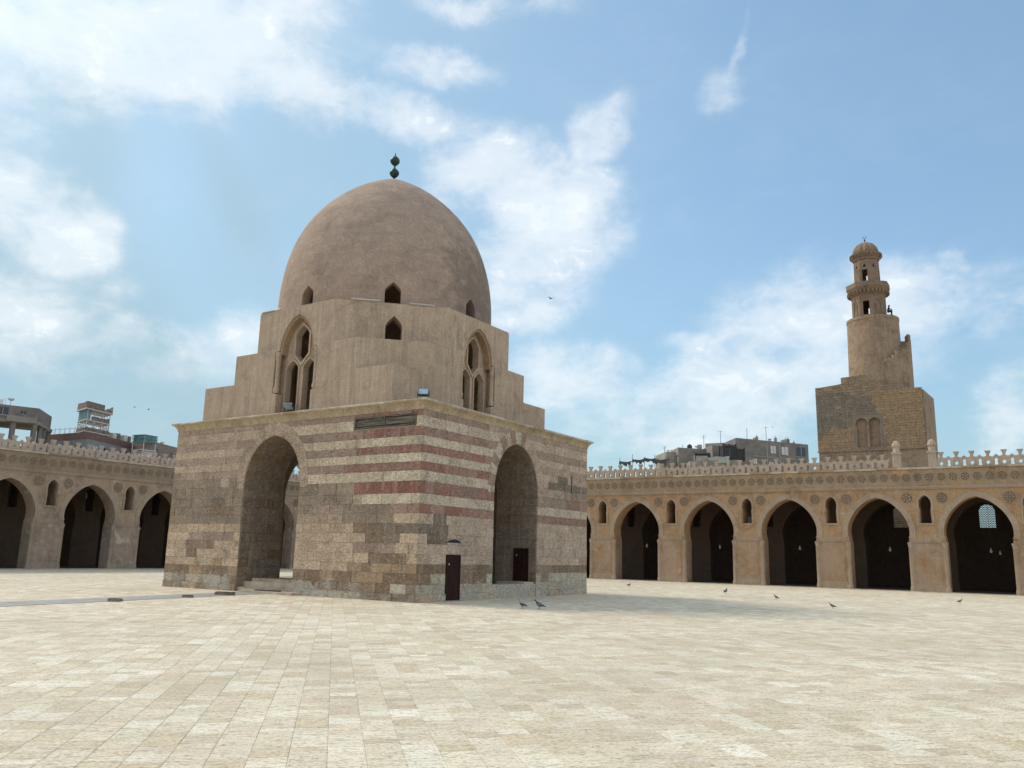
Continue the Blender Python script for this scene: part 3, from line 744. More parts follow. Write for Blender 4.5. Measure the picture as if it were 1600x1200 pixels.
# vault stones follow the curve
def vault(fn, xc, depth):
    a = AP[::2]+([AP[-1]] if (len(AP)-1) % 2 else [])
    for side in (1, -1):
        for (h0, z0), (h1, z1) in zip(a, a[1:]):
            u = 0
            while u < depth-.05:
                l = min(random.uniform(.35, .9), depth-u)
                nx, nz = (z1-z0), -(h1-h0); L = math.hypot(nx, nz) or 1; nx, nz = nx/L, nz/L
                def g(p, q, d, h0=h0, z0=z0, h1=h1, z1=z1, nx=nx, nz=nz, side=side):
                    return fn(p, xc+side*(h0+(h1-h0)*q-nx*d), z0+(z1-z0)*q-nz*d)
                poly = [(u, 0), (u+l, 0), (u+l, 1), (u, 1)]
                c = pick((GREY, .4), (BROWN, .4), (mixc(BUFF, ORNG, .4), .2))
                j = .004
                vs = [g(p, q, d) for d in (-.02, .012+.012*random.random()) for p, q in ((u+j, .01), (u+l-j, .01), (u+l-j, .99), (u+j, .99))]
                f0 = [(4, 5, 6, 7), (0, 1, 5, 4), (1, 2, 6, 5), (2, 3, 7, 6), (3, 0, 4, 7)]
                stones.append((0, vs, f0, c, M_jamb)); u += l
vault(lambda p, x, z: (x, p+.02, z), XL_, TH-.04)
vault(lambda p, y, z: (-p-.02, y, z), YR_, TH-.04)
stones.sort(key=lambda s: -s[0])
for A, vs, fs, c, m in stones[:300]: MB().add(vs, fs, c).build('stone', m, pavn)
for m in (M_stone, M_jamb):
    mb = MB()
    for A, vs, fs, c, mm in stones[300:]:
        if mm is m: mb.add(vs, fs, c)
    mb.build('stonework', m, pavn, kind='stuff')
# a strip of thin quoin mortar is left open; cornice: cavetto moulding that leans out, in blocks
def sweep_cornice(prof, x0, y0, x1, y1):
    """prof: (outward, z); closed loop round the block"""
    b = MB(); n = len(prof)
    for o, z in prof: b.v += [(x0-o, y0-o, z), (x1+o, y0-o, z), (x1+o, y1+o, z), (x0-o, y1+o, z)]
    for i in range(n-1):
        for j in range(4): b.f.append((i*4+j, i*4+(j+1) % 4, (i+1)*4+(j+1) % 4, (i+1)*4+j)); b.c.append(None); b.m.append(0)
    return b
CP = [(.0, 7.995), (.04, 8.0), (.045, 8.06), (.07, 8.14), (.12, 8.22), (.19, 8.29), (.225, 8.31), (.235, 8.33)]
sweep_cornice(CP, -WX, 0, 0, WY).build('cornice', M_cornice, pavn, smooth=True)
# capping slabs along the edge, some pieces broken or pale
def caps(p0, p1, out):
    L = (Vector(p1)-Vector(p0)).length; d = (Vector(p1)-Vector(p0)).normalized(); o = Vector(out); s = 0
    while s < L-.05:
        l = min(random.uniform(.7, 1.5), L-s); a = Vector(p0)+d*(s+.004); e = Vector(p0)+d*(s+l-.004); h = .085+.02*random.random()
        k = random.random()*.02
        vs = []
        for z, q in ((8.331, .26-k), (8.331+h*.6, .27-k), (8.331+h, .25-k)):
            vs += [tuple(a-o*.5+Vector((0, 0, z))), tuple(e-o*.5+Vector((0, 0, z))), tuple(e+o*q+Vector((0, 0, z))), tuple(a+o*q+Vector((0, 0, z)))]
        cr = d.x*o.y-d.y*o.x
        fs = [(0, 3, 2, 1), (8, 9, 10, 11)]+[(r*4+j, r*4+(j+1) % 4, r*4+4+(j+1) % 4, r*4+4+j) for r in (0, 1) for j in range(4)]
        if cr < 0: fs = [f[::-1] for f in fs]
        MB().add(vs, fs).build('coping', M_ledge if random.random() < .45 else M_cornice, pavn); s += l
caps((-WX-.33, 0, 0), (.33, 0, 0), (0, -1, 0)); caps((0, .5, 0), (0, WY+.33, 0), (1, 0, 0))
caps((-WX-.33, WY, 0), (.33-.33, WY, 0), (0, 1, 0)); caps((-WX, .5, 0), (-WX, WY-.5, 0), (-1, 0, 0))
MB().box((-WX+.4, .4, 8.301), (-.4, WY-.4, 8.35)).build('roof_slab', M_upper, pavn) if False else None

# old weathered timber panel near the corner
wp = MB().box((-3.95, .06, 7.34), (-.35, .12, 7.85)).build('timber_panel', M_greywood, pavn)
for a, b in (((-3.95, -.035, 7.335), (-.35, .055, 7.39)), ((-3.95, -.035, 7.80), (-.35, .055, 7.855)), ((-3.95, -.03, 7.39), (-3.88, .055, 7.80)), ((-.42, -.03, 7.39), (-.35, .055, 7.80)), ((-2.2, -.02, 7.39), (-2.14, .055, 7.80))):
    MB().box(a, b).build('frame', M_greywood, wp)
MB().box((-2.1, -.005, 7.45), (-.46, .055, 7.74)).build('board', M_greywood, wp)
MB().box((-3.84, .02, 7.45), (-2.26, .055, 7.52)).build('board', M_greywood, wp)
# doors
def door_part(fn, u0, u1, z0, z1, handle_u, lab):
    b = MB()
    dd = MB().slab([(u0, z0), (u1, z0), (u1, z1), (u0, z1)], lambda u, v, t: fn(u, v, -.12-.05*t)).build('door', M_wood, pavn, label=lab)
    nb = 5
    for k in range(nb):
        a, e = u0+.07+(u1-u0-.14)*k/nb, u0+.07+(u1-u0-.14)*(k+1)/nb
        MB().slab([(a+.006, z0+.03), (e-.006, z0+.03), (e-.006, z1-.08), (a+.006, z1-.08)], lambda u, v, t: fn(u, v, -.085-.04*t)).build('plank', M_wood, dd)
    for q in ((u0, u0+.065, z0, z1), (u1-.065, u1, z0, z1), (u0+.066, u1-.066, z1-.075, z1)):
        MB().slab([(q[0], q[2]), (q[1], q[2]), (q[1], q[3]), (q[0], q[3])], lambda u, v, t: fn(u, v, -.04-.07*t)).build('frame', M_wood, dd)
    hz = z0+(z1-z0)*.79
    MB().slab([(handle_u-.03, hz-.04), (handle_u+.03, hz-.04), (handle_u+.03, hz+.04), (handle_u-.03, hz+.04)], lambda u, v, t: fn(u, v, -.06-.02*t)).build('handle', M_lead, dd)
door_part(lambda u, v, d: (d*.45+.082, u, v), 1.94, 2.94, .03, 1.94, 2.12, 'tall dark plank door in the striped wall')
door_part(lambda u, v, d: (-u-.02, YR_+1.93-(d*.45+.082), v), DJ[0]+.02, DJ[1]-.02, DJ[2], DJ[3], DJ[1]-.2, 'small dark door inside the passage')
MB().slab([(1.99, 2.44), (2.93, 2.44), (2.93, 2.475), (2.88, 2.51), (2.72, 2.57), (2.45, 2.60), (2.18, 2.57), (2.01, 2.51), (1.97, 2.475), (1.93, 2.44), (1.93, 2.63), (2.95, 2.63), (2.95, 2.44)][::-1] if False else [(1.93, 2.475), (1.97, 2.475), (2.01, 2.51), (2.18, 2.57), (2.45, 2.60), (2.72, 2.57), (2.88, 2.51), (2.93, 2.475), (2.95, 2.475), (2.95, 2.63), (1.93, 2.63)], lambda u, v, t: (.03-.014*t, u, v)).build('relieving_arch', M_jambless, pavn)
MB().box((-1.75, YR_+1.0, .46), (-.1, YR_+1.9, .70)).build('step', M_ledge, pavn)

# upper block: four stepped gables with triple windows, chamfer walls, ledges
def big_arch(cx, wid, spring, apex, zb):
    cu = arch_curve([(wid, spring), (wid*.93, spring+.32*(apex-spring)), (wid*.70, spring+.66*(apex-spring)), (wid*.36, spring+.89*(apex-spring)), (0, apex)], 4)
    return cu
GA = big_arch(0, 1.2, 11.62, 13.42, 8.4)
def gable(fn, cx, length, ends, name='wall', blind=False):
    """fn(u, v, d): d = depth inward. length: full width of tier 1; ends = inset of the first end when a neighbour overlaps"""
    e0, e1 = ends
    out = [(e0, HT+.302), (cx-1.2, HT+.302), (cx-1.2, 9.5), (cx-1.5, 9.56), (cx-1.5, 11.66), (cx-1.2, 11.7)]+[(cx-h, z) for h, z in GA[1:]]+[(cx+h, z) for h, z in GA[-2:0:-1]]+[(cx+1.2, 11.7), (cx+1.5, 11.66), (cx+1.5, 9.56), (cx+1.2, 9.5), (cx+1.2, HT+.302),
           (length-e1, HT+.302), (length-e1, Z1), (length-CH2, Z1), (length-CH2, Z2), (length-CH3, Z2), (length-CH3, Z3), (CH3, Z3), (CH3, Z2), (CH2, Z2), (CH2, Z1), (e0, Z1)]
    MB().slab(out, lambda u, v, t: fn(u, v, t*.44)).build(name, M_upper, pavn)
    def light(cx_, w_, zb, zs, zt): return [(cx_-w_, zb), (cx_+w_, zb), (cx_+w_, zs), (cx_+w_*.55, zs+(zt-zs)*.62), (cx_, zt), (cx_-w_*.55, zs+(zt-zs)*.62), (cx_-w_, zs)]
    def hexl(cx_, w_, z0, z1, z2, z3): return [(cx_, z0), (cx_+w_, z1), (cx_+w_, z2), (cx_+w_*.5, z2+(z3-z2)*.62), (cx_, z3), (cx_-w_*.5, z2+(z3-z2)*.62), (cx_-w_, z2), (cx_-w_, z1)]
    holes = [light(cx-.60, .42, 8.6, 10.82, 11.2), light(cx+.60, .42, 8.6, 10.82, 11.2), hexl(cx, .46, 11.02, 11.5, 12.5, 12.95)]
    for q in holes:
        pass
    back = [(e0+(.5 if e0 == 0 else 0), HT+.302), (length-e1-(.5 if e1 == 0 else 0), HT+.302), (length-e1-(.5 if e1 == 0 else 0), Z1-.02), (length-CH2-.1, Z1-.02), (length-CH2-.1, Z2-.02), (length-CH3-.1, Z2-.02), (length-CH3-.1, Z3-.02), (CH3+.1, Z3-.02), (CH3+.1, Z2-.02), (CH2+.1, Z2-.02), (CH2+.1, Z1-.02), (e0+(.5 if e0 == 0 else 0), Z1-.02)]
    wn_ = MB().slab(back, lambda u, v, t: fn(u, v, .442+.30*t), holes).build('window_wall', M_upper, pavn)
    if blind: MB().slab([(cx-1.15, HT+.31), (cx+1.15, HT+.31), (cx+1.15, 13.1), (cx-1.15, 13.1)], lambda u, v, t: fn(u, v, .75+.1*t)).build('window_blocker', M_upper, pavn)  # slab added to block sky through the far lights and keep windows dark
    # raised mouldings round each light
    def rim(poly, w_, d0, d1):
        cx0 = sum(p[0] for p in poly)/len(poly); cy0 = sum(p[1] for p in poly)/len(poly)
        outp = []
        n = len(poly)
        for i, (u, v) in enumerate(poly):
            a = poly[i-1]; b = poly[(i+1) % n]
            t1 = Vector((u-a[0], v-a[1])).normalized(); t2 = Vector((b[0]-u, b[1]-v)).normalized(); m = (t1+t2)
            m = m.normalized() if m.length > 1e-6 else t1; nn = Vector((m.y, -m.x)); k = w_/max(.5, abs(nn.dot(Vector((t1.y, -t1.x)))))
            outp.append((u+nn.x*k, v+nn.y*k))
        return MB().slab(outp, lambda u, v, t: fn(u, v, d0+(d1-d0)*t), [poly])
    rim(holes[2], .11, .36, .4415).build('window_rim', M_upper, pavn)
    for h_ in holes[:2]: rim(h_, .08, .38, .4415).build('window_rim', M_upper, pavn)
    # arch soffit lined in ochre, and two engaged colonnettes
    inner = [(cx-h*.9, z-.14) for h, z in GA]+[(cx+h*.9, z-.14) for h, z in GA[-2::-1]]
    outer = [(cx-h*.998, z-.003) for h, z in GA]+[(cx+h*.998, z-.003) for h, z in GA[-2::-1]]
    MB().slab(outer+inner[::-1], lambda u, v, t: fn(u, v, .08+.36*t)).build('arch_soffit', M_recess, pavn)
    for sd_ in (-1, 1):
        u = cx+sd_*1.345; pr = [(.13, 9.56), (.15, 9.62), (.15, 9.8), (.115, 9.85), (.115, 11.2), (.15, 11.25), (.12, 11.32), (.15, 11.42), (.16, 11.6), (.16, 11.655)]
        b = MB().lathe(pr, n=14)
        b.v = [fn(u+x, z, .125+y) for x, y, z in b.v]
        b.build('colonnette', M_upper, pavn, smooth=True)
GW = 2*A2
gable(lambda u, v, d: (UX-A2+u, YL+d, v), 6.75, GW, (0, 0))
gable(lambda u, v, d: (XR-d, YL+u, v), 6.50, GW, (.445, .445))
gable(lambda u, v, d: (UX+A2-u, UY+A2-d, v), 6.55, GW, (0, 0), blind=True)
gable(lambda u, v, d: (UX-A2+d, UY+A2-u, v), 6.55, GW, (.445, .445), blind=True)
# chamfered corners of tiers 2 and 3
corn = [((XR, YL), (-1, 0), (0, 1)), ((XR, UY+A2), (0, -1), (-1, 0)), ((UX-A2, UY+A2), (1, 0), (0, -1)), ((UX-A2, YL), (0, 1), (1, 0))]
OG = lambda w_, zb, zs, zt: [(-w_, zb), (w_, zb), (w_, zs), (w_*.82, zs+(zt-zs)*.3), (w_*.35, zs+(zt-zs)*.72), (0, zt), (-w_*.35, zs+(zt-zs)*.72), (-w_*.82, zs+(zt-zs)*.3), (-w_, zs)]
for (px_, py_), d1, d2 in corn:
    for ch, z0, z1 in ((CH2, Z1-.1, Z2-.004), (CH3, Z2-.1, Z3-.004)):
        a = Vector((px_+d1[0]*ch, py_+d1[1]*ch, 0)); b = Vector((px_+d2[0]*ch, py_+d2[1]*ch, 0)); dv = (b-a).normalized(); L = (b-a).length
        nin = Vector((-dv.y, dv.x, 0))
        fn = lambda u, v, t, a=a, dv=dv, nin=nin: tuple(a+dv*(u+.002)+nin*(.9*t+.002)+Vector((0, 0, v)))
        hole = [[(L/2+.08+u, v) for u, v in OG(.40, 12.0, 12.72, 13.22)]] if ch == CH3 else []
        MB().slab([(0, z0), (L-.004, z0), (L-.004, z1), (0, z1)], fn, hole).build('wall', M_upper, pavn)
        if hole:
            oo = [(L/2+.08+u*1.30, v) for u, v in OG(.40, 11.9, 12.74, 13.40)]
            MB().slab(oo, lambda u, v, t, a=a, dv=dv, nin=nin: tuple(a+dv*u+nin*(-.05+.05*t)+Vector((0, 0, v))), hole).build('window_rim', M_upper, pavn)
def octo(ch, ins=0.):
    x0, x1, y0, y1 = UX-A2+ins, XR-ins, YL+ins, UY+A2-ins
    return [(x0+ch, y0), (x1-ch, y0), (x1, y0+ch), (x1, y1-ch), (x1-ch, y1), (x0+ch, y1), (x0, y1-ch), (x0, y0+ch)]
sq = [(UX-5.2, UY-5.2), (UX+5.2, UY-5.2), (UX+5.2, UY+5.2), (UX-5.2, UY+5.2)]
for (px_, py_), d1, d2 in corn:
    P0 = Vector((px_, py_)); A1, A2_ = Vector(d1), Vector(d2)
    def cq(pts):
        q = [P0+A1*a+A2_*b for a, b in pts]; q = [(v.x, v.y) for v in q]
        ar = sum(q[i][0]*q[(i+1) % len(q)][1]-q[(i+1) % len(q)][0]*q[i][1] for i in range(len(q))); return q if ar > 0 else q[::-1]
    MB().prism(cq([(.02, .02), (4.6, .02), (4.6, 1.2), (1.2, 4.6), (.02, 4.6)]), Z1-.2, Z1-.006).build('ledge', M_upper, pavn)
    MB().prism(cq([(CH2+.02, .02), (4.6, .02), (4.6, 1.2), (1.2, 4.6), (.02, 4.6), (.02, CH2+.02)]), Z2-.2, Z2-.008).build('ledge', M_upper, pavn)
circ = [(UX+4.9*math.cos(t), UY+4.9*math.sin(t)) for t in [2*math.pi*k/32 for k in range(32)]]
MB().prism(octo(CH3, .03), Z3-.16, Z3+.06, [circ]).build('ledge', M_upper, pavn)
# low parapet mortar line and pale conduit strips along the octagon's edge
def strip(a, b): MB().tube([a, b], .035, 6).build('conduit', M_lead, pavn)
e = Z3+.09
strip((XR-3.3-.02, YL+.45, e), (XR-2.3, YL+1.42, e)); strip((XR-1.35, YL+2.45, e), (XR-.5, YL+3.35, e))
strip((UX-A2+4.75, YL+.06, e-.01), (UX-A2+5.35, YL+.06, e+.02))
MB().box((UX-A2+4.0, YL-.02, Z3+.062), (UX-A2+4.9, YL+.5, Z3+.10)).build('lead_flap', M_lead, pavn)
MB().box((XR-.5, YL+9.2-.1, Z3+.062), (XR+.03, YL+9.2-1.6, Z3+.11)).build('lead_flap', M_darkmet, pavn) if False else None
# dome shell
DX, DY, DR, DH, DN, DM, DZ = UX, UY-.02, 5.93, 9.37, 2.802, .747, 13.8
prof_o, prof_i = [], []
for k in range(27):
    z = (k/26)**.85 if k else 0
    z = min(z, .9995); r_ = DR*(1-z**DN)**DM
    prof_o.append((max(r_, .12), DZ+DH*z+(.16*(1-r_/1.5)**1.5 if r_ < 1.5 else 0)))
for k in range(27):
    z = min((k/26)**.85 if k else 0, .999); prof_i.append((max((DR-.55)*(1-z**DN)**DM, .1), DZ+(DH-.6)*z))
b = MB(); n = 72
ring_ = [(r_, z) for r_, z in prof_o]+[(r_, z) for r_, z in prof_i[::-1]]
for r_, z in ring_:
    for j in range(n):
        t = 2*math.pi*(j+.5)/n; wob = 1+.0035*math.sin(3*t+z*.7)+.002*math.sin(7*t-z)
        b.v.append((DX+r_*wob*math.cos(t), DY+r_*wob*math.sin(t), z-.0))
m = len(ring_)
for i in range(m):
    i2 = (i+1) % m
    for j in range(n):
        j2 = (j+1) % n; b.f.append((i*n+j, i*n+j2, i2*n+j2, i2*n+j)); b.c.append(None); b.m.append(0)
me = b.mesh('dome', M_dome); dome = place('dome', me, pavn)
bm = bmesh.new(); bm.from_mesh(me); bmesh.ops.recalc_face_normals(bm, faces=bm.faces)
bm.to_mesh(me); bm.free()
cut = MB()
for k in range(8):
    t = R(45*k); ca, sa = math.cos(t), math.sin(t)
    pts = OG(.40, 13.98, 14.70, 15.12)
    cut.slab([(u, v) for u, v in pts], lambda u, v, tt, ca=ca, sa=sa: (DX+ca*(4.3+2.3*tt)-sa*u, DY+sa*(4.3+2.3*tt)+ca*u, v))
co = cut.build('cutter', M_dome)
bm = bmesh.new(); bm.from_mesh(co.data); bmesh.ops.recalc_face_normals(bm, faces=bm.faces); bm.to_mesh(co.data); bm.free()
dome.parent = None
bpy.context.view_layer.update()
bool_cut(dome, co); dome.parent = pavn
dome.data.polygons.foreach_set('use_smooth', [True]*len(dome.data.polygons)); dome.data.set_sharp_from_angle(angle=R(35))
# finial: two green bronze bulbs on a stem
fz = DZ+DH+.1
fin = MB().lathe([(.13, fz-.25), (.10, fz+.02), (.06, fz+.12), (.06, fz+.2), (.05, fz+.9), (.05, fz+1.0)], DX, DY, 12).build('finial', M_bronze, pavn, smooth=True)
def bulb(z0, r_, h, tip): return [(.05, z0)]+[(max(.03, r_*math.sin(math.pi*t)**.75), z0+h*t) for t in (.08, .2, .35, .5, .65, .8, .92)]+([(.05, z0+h), (.03, z0+h+.1), (.008, z0+h+.22)] if tip else [(.05, z0+h)])
MB().lathe(bulb(fz+.12, .285, .64, False), DX, DY, 20).build('bulb', M_bronze, fin, smooth=True)
MB().lathe(bulb(fz+.88, .285, .66, True), DX, DY, 20).build('bulb', M_bronze, fin, smooth=True)

# two floodlights standing on the cornice
def floodlight(loc, rz, tilt, label):
    o = empty('floodlight', loc, rz, label=label, cat='floodlight', group='floodlights on the pavilion cornice')
    Rm = Matrix.Rotation(tilt, 4, 'X')
    def tr(b, dz=.28):
        b.v = [tuple(Rm @ Vector(p)+Vector((0, 0, dz))) for p in b.v]; return b
    tr(MB().box((-.24, -.06, -.19), (.24, .06, .19))).build('housing', M_flood, o)
    tr(MB().box((-.205, -.075, -.155), (.205, -.061, .155))).build('glass', M_floodg, o)
    MB().box((-.27, -.02, .0), (-.245, .02, .3)).box((.245, -.02, 0), (.27, .02, .3)).box((-.27, -.02, -.02), (.27, .02, .0)).build('bracket', M_flood, o)
    return o
floodlight((-.15, .12, 8.45), R(35), R(-35), 'square floodlight standing on the near corner of the pavilion cornice')
floodlight((-8.3, -.05, 8.45), R(20), R(58), 'tilted floodlight lying below the left triple window of the pavilion')

# ------------------------------------------------------------ arcades
YR, XL = 43.1, -46.45
SP = 6.8; LEDGE = 9.13
ARC = arch_curve([(2.12, 3.62), (2.22, 4.25), (2.17, 4.9), (1.87, 5.6), (1.42, 6.2), (.75, 6.74), (0, 7.02)], 4)
NW = [(.40, 5.0), (.36, 6.05), (.40, 6.15), (.43, 6.4), (.40, 6.75), (.24, 7.0), (0, 7.16)]
def rosette_mesh(r_, petals, name, mat, deep):
    b = MB(); n = 24
    def pt(rr, t, d): return (rr*math.cos(t), -d, rr*math.sin(t))
    # outer rim
    for j in range(n):
        t0, t1 = 2*math.pi*j/n, 2*math.pi*(j+1)/n
        b.add([pt(r_, t0, 0), pt(r_, t1, 0), pt(r_*.97, t0, .035), pt(r_*.97, t1, .035), pt(r_*.86, t0, .035), pt(r_*.86, t1, .035), pt(r_*.83, t0, .004), pt(r_*.83, t1, .004)],
              [(0, 2, 3, 1)[::-1], (2, 4, 5, 3)[::-1], (4, 6, 7, 5)[::-1]])
    b.add([pt(r_*.83, 2*math.pi*j/n, .004) for j in range(n)], [tuple(range(n))[::-1]], mi=1)
    for k in range(petals):
        t = 2*math.pi*k/petals; w_ = math.pi/petals*.62
        p = [pt(r_*.20, t, .035), pt(r_*.52, t-w_, .03), pt(r_*.80, t, .035), pt(r_*.52, t+w_, .03), pt(r_*.5, t, .055)]
        q = [pt(r_*.20, t, .0), pt(r_*.52, t-w_, .0), pt(r_*.82, t, .0), pt(r_*.52, t+w_, .0)]
        b.add(p+q, [(0, 1, 4), (1, 2, 4), (2, 3, 4), (3, 0, 4), (5, 6, 1, 0), (6, 7, 2, 1), (7, 8, 3, 2), (8, 5, 0, 3)])
    b.add([pt(r_*.14, 2*math.pi*j/8, .05) for j in range(8)], [tuple(range(8))[::-1]])
    return b.mesh(name, [mat, deep])
M_deep = simple('rosette_hollow_shade', (.21, .15, .10), .95)  # darker disc colour puts shade into the hollow behind the petals
def merlon_mesh(name, mat, w_=1.03):
    h = w_/2-.002
    top = [(h, .80), (h-.16, .66), (h-.26, .64), (.10, .70), (.085, .80), (.12, .90), (.20, 1.06), (.205, 1.10)]
    notch = [(h, .52), (h-.07, .49), (h-.105, .40), (h-.085, .25), (h-.13, .0)]
    right = [(h-.13, .0), (h-.085, .25), (h-.105, .40), (h-.07, .49), (h, .52), (h, .80)]+top[1:]
    out = right+[(-x, z) for x, z in right[::-1]]
    hole = [(.0, .035), (.05, .12), (.11, .17), (.125, .25), (.10, .32), (.04, .35), (0, .40), (-.04, .35), (-.10, .32), (-.125, .25), (-.11, .17), (-.05, .12)]
    return MB().slab(out, lambda u, v, t: (u, .01+.24*t, v), [hole]).mesh(name, mat)
def arcade(name, loc, rz, s0, s1, phase, mats, label, extras):
    """local frame: s along +x, front faces -y, z up"""
    MW, MR, MF, MRO, MME = mats
    o = empty(name, loc, rz, label=label, cat='arcade')
    ks = [k for k in range(-20, 20) if s0+2.4 < phase+k*SP < s1-2.4]
    cx = [phase+k*SP for k in ks]
    wx = [phase+(k+.5)*SP for k in range(-20, 20) if s0+.8 < phase+(k+.5)*SP < s1-.8]
    def outline(extra=0.):
        P = [(s0, 0)]
        for c in cx: P += [(c-2.12, 0)]+[(c-h, z) for h, z in ARC]+[(c+h, z) for h, z in ARC[-2::-1]]+[(c+2.12, 0)]
        return P+[(s1, 0), (s1, LEDGE-extra), (s0, LEDGE-extra)]
    wins = [[(c-h, z) for h, z in NW]+[(c+h, z) for h, z in NW[-2::-1]] for c in wx]
    MB().slab(outline(), lambda u, v, t: (u, 1.45*t, v), wins).build('front_wall', MW, o)
    # second row of piers, back wall, roof, floor
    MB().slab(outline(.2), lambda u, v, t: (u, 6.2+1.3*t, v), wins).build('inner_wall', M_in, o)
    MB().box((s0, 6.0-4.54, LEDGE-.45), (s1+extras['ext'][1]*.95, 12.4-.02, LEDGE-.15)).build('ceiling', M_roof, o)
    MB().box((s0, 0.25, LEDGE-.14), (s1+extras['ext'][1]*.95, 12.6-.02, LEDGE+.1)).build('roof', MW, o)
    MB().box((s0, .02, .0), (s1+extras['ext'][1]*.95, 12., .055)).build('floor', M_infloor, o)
    MB().box((s0, -.16, .0), (s1, .018, .05)).build('kerb', M_ledge, o)
    gw = [(c, 4.9, 7.1) for c in cx]
    gr_ = [[(c+dx, z) for dx, z in ((-.6, 5.2), (.6, 5.2), (.6, 6.7), (.45, 7.0), (.2, 7.15), (-.2, 7.15), (-.45, 7.0), (-.6, 6.7))] for c in (x_+extras['gdx'] for x_ in cx)]
    e0, e1 = extras['ext']
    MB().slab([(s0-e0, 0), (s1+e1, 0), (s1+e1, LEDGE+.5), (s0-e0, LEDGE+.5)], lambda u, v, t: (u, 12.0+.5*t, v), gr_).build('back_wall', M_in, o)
    # pierced stucco lattice in each back window
    lat = MB()
    step = .2
    for i in range(-3, 4):
        for j in range(0, 10):
            x0_, z0_ = i*step, 5.25+j*step*.98
            if abs(x0_) > .62: continue
            for k in range(6):
                t0, t1 = math.pi*k/3, math.pi*(k+1)/3; rr = .075
                lat.add([(x0_+rr*math.cos(t0), .0, z0_+rr*math.sin(t0)), (x0_+rr*math.cos(t1), .0, z0_+rr*math.sin(t1)), (x0_+(rr+.045)*math.cos(t1), .0, z0_+(rr+.045)*math.sin(t1)), (x0_+(rr+.045)*math.cos(t0), .0, z0_+(rr+.045)*math.sin(t0))], [(0, 1, 2, 3)])
    for k in range(-3, 4): lat.box((k*.2-.012, -.02, 5.2), (k*.2+.012, .02, 7.15))
    lm = lat.mesh('window_lattice', M_in)
    for c in cx: place('window_lattice', lm, o, (c+extras['gdx'], 12.2, 0))
    # raised archivolt rings, engaged corner columns, impost bands
    inn = ARC[1:]; outc = offset_curve(ARC, .42, .42)
    outc = [(outc[0][0], 3.95)]+outc[2:]
    am = MB().slab([(-h, z) for h, z in [(ARC[0][0]+.0, 3.95)]+ARC[3:]]+[(h, z) for h, z in ARC[-2:2:-1]+[(ARC[0][0]+.0, 3.95)]]+[(h, z) for h, z in outc]+[(-h, z) for h, z in outc[-2::-1]], lambda u, v, t: (u, -.035+.037*t, v)).mesh('archivolt', MR)
    for c in cx: place('archivolt', am, o, (c, 0, 0))
    colm = MB().lathe([(.20, 0), (.20, .3), (.165, .36), (.155, .4), (.15, 3.25), (.175, 3.28), (.16, 3.33), (.20, 3.5), (.205, 3.62)], n=12).mesh('corner_column', MR)
    colm.polygons.foreach_set('use_smooth', [True]*len(colm.polygons)); colm.set_sharp_from_angle(angle=R(40))
    for c in cx:
        for sd_ in (-1, 1):
            place('corner_column', colm, o, (c+sd_*2.22, .05, .0))
    hood = offset_curve([(h, z) for h, z in NW[1:]], .17, .17)
    hm = MB().slab([(-.47, 5.05), (-.43, 6.1)]+[(-h, z) for h, z in NW[2:]]+[(h, z) for h, z in NW[-2:1:-1]]+[(.43, 6.1), (.47, 5.05), (.60, 5.05), (.60, 6.05)]+[(h, z) for h, z in hood[2:]]+[(-h, z) for h, z in hood[-2:1:-1]]+[(-.60, 6.05), (-.60, 5.05)], lambda u, v, t: (u, -.04+.042*t, v)).mesh('window_frame', MR)
    wcm = MB().lathe([(.07, 5.05), (.05, 5.12), (.05, 5.85), (.075, 5.95), (.075, 6.03)], 0, -.06, 8).mesh('colonnette', MR)
    sillm = MB().box((-.66, -.07, 4.93), (.66, .0, 5.05)).mesh('sill', MR)
    imp = MB().box((-1.0, -.03, 3.62), (1.0, .002, 3.95)); imp_m = imp
    for k in range(12): imp_m.box((-.93+k*.16, -.05, 3.68), (-.83+k*.16, -.03, 3.90))
    imp_m = imp_m.mesh('impost_band', MR)
    pan = MB().box((-.84, -.022, .18), (.84, .002, 3.52)).mesh('pier_panel', MW)
    plinth = MB().box((-1.03, -.05, .0), (1.03, .0, .55)).mesh('plinth', MR)
    bigs = [rosette_mesh(.44, 8, 'large_rosette', MRO, M_deep), rosette_mesh(.44, 6, 'large_rosette', MRO, M_deep), rosette_mesh(.44, 12, 'large_rosette', MRO, M_deep)]
    for i, c in enumerate(wx):
        place('window_frame', hm, o, (c, 0, 0)); place('colonnette', wcm, o, (c-.53, 0, 0)); place('colonnette', wcm, o, (c+.53, 0, 0)); place('sill', sillm, o, (c, 0, 0))
        place('impost_band', imp_m, o, (c, 0, 0)); place('pier_panel', pan, o, (c, 0, 0)); place('plinth', plinth, o, (c, 0, 0))
        for q, sd_ in enumerate((-1.2, 1.2)): place('large_rosette', bigs[(i*2+q) % 3], o, (c+sd_, -.003, 6.94), (0, random.random()*6, 0))
    # rosette frieze between two string courses
    MB().box((s0, -.03, 7.86), (s1, .002, LEDGE-.012)).build('frieze', MF, o)
    sc = MB()
    for a, b_, c_, d_ in ((.10, .034, 7.62, 7.72), (.14, .034, 7.72, 7.80), (.08, .034, 7.80, 7.859)): sc.box((s0, -a, c_), (s1, .003, d_))
    sc.build('string_course', MR, o)
    x = s0
    while x < s1:                                   # ledge in uneven lengths
        l = min(random.uniform(1.4, 3.2), s1-x)
        MB().box((x+.003, -.13-.02*random.random(), LEDGE), (x+l-.003, .40, LEDGE+.12+.02*random.random())).build('coping', M_ledge if random.random() < .6 else MF, o); x += l
    rm = [rosette_mesh(.335, 8, 'rosette', MRO, M_deep), rosette_mesh(.335, 10, 'rosette', MRO, M_deep), rosette_mesh(.335, 6, 'rosette', MRO, M_deep)]
    rim_ = MB()
    x = s0+.4
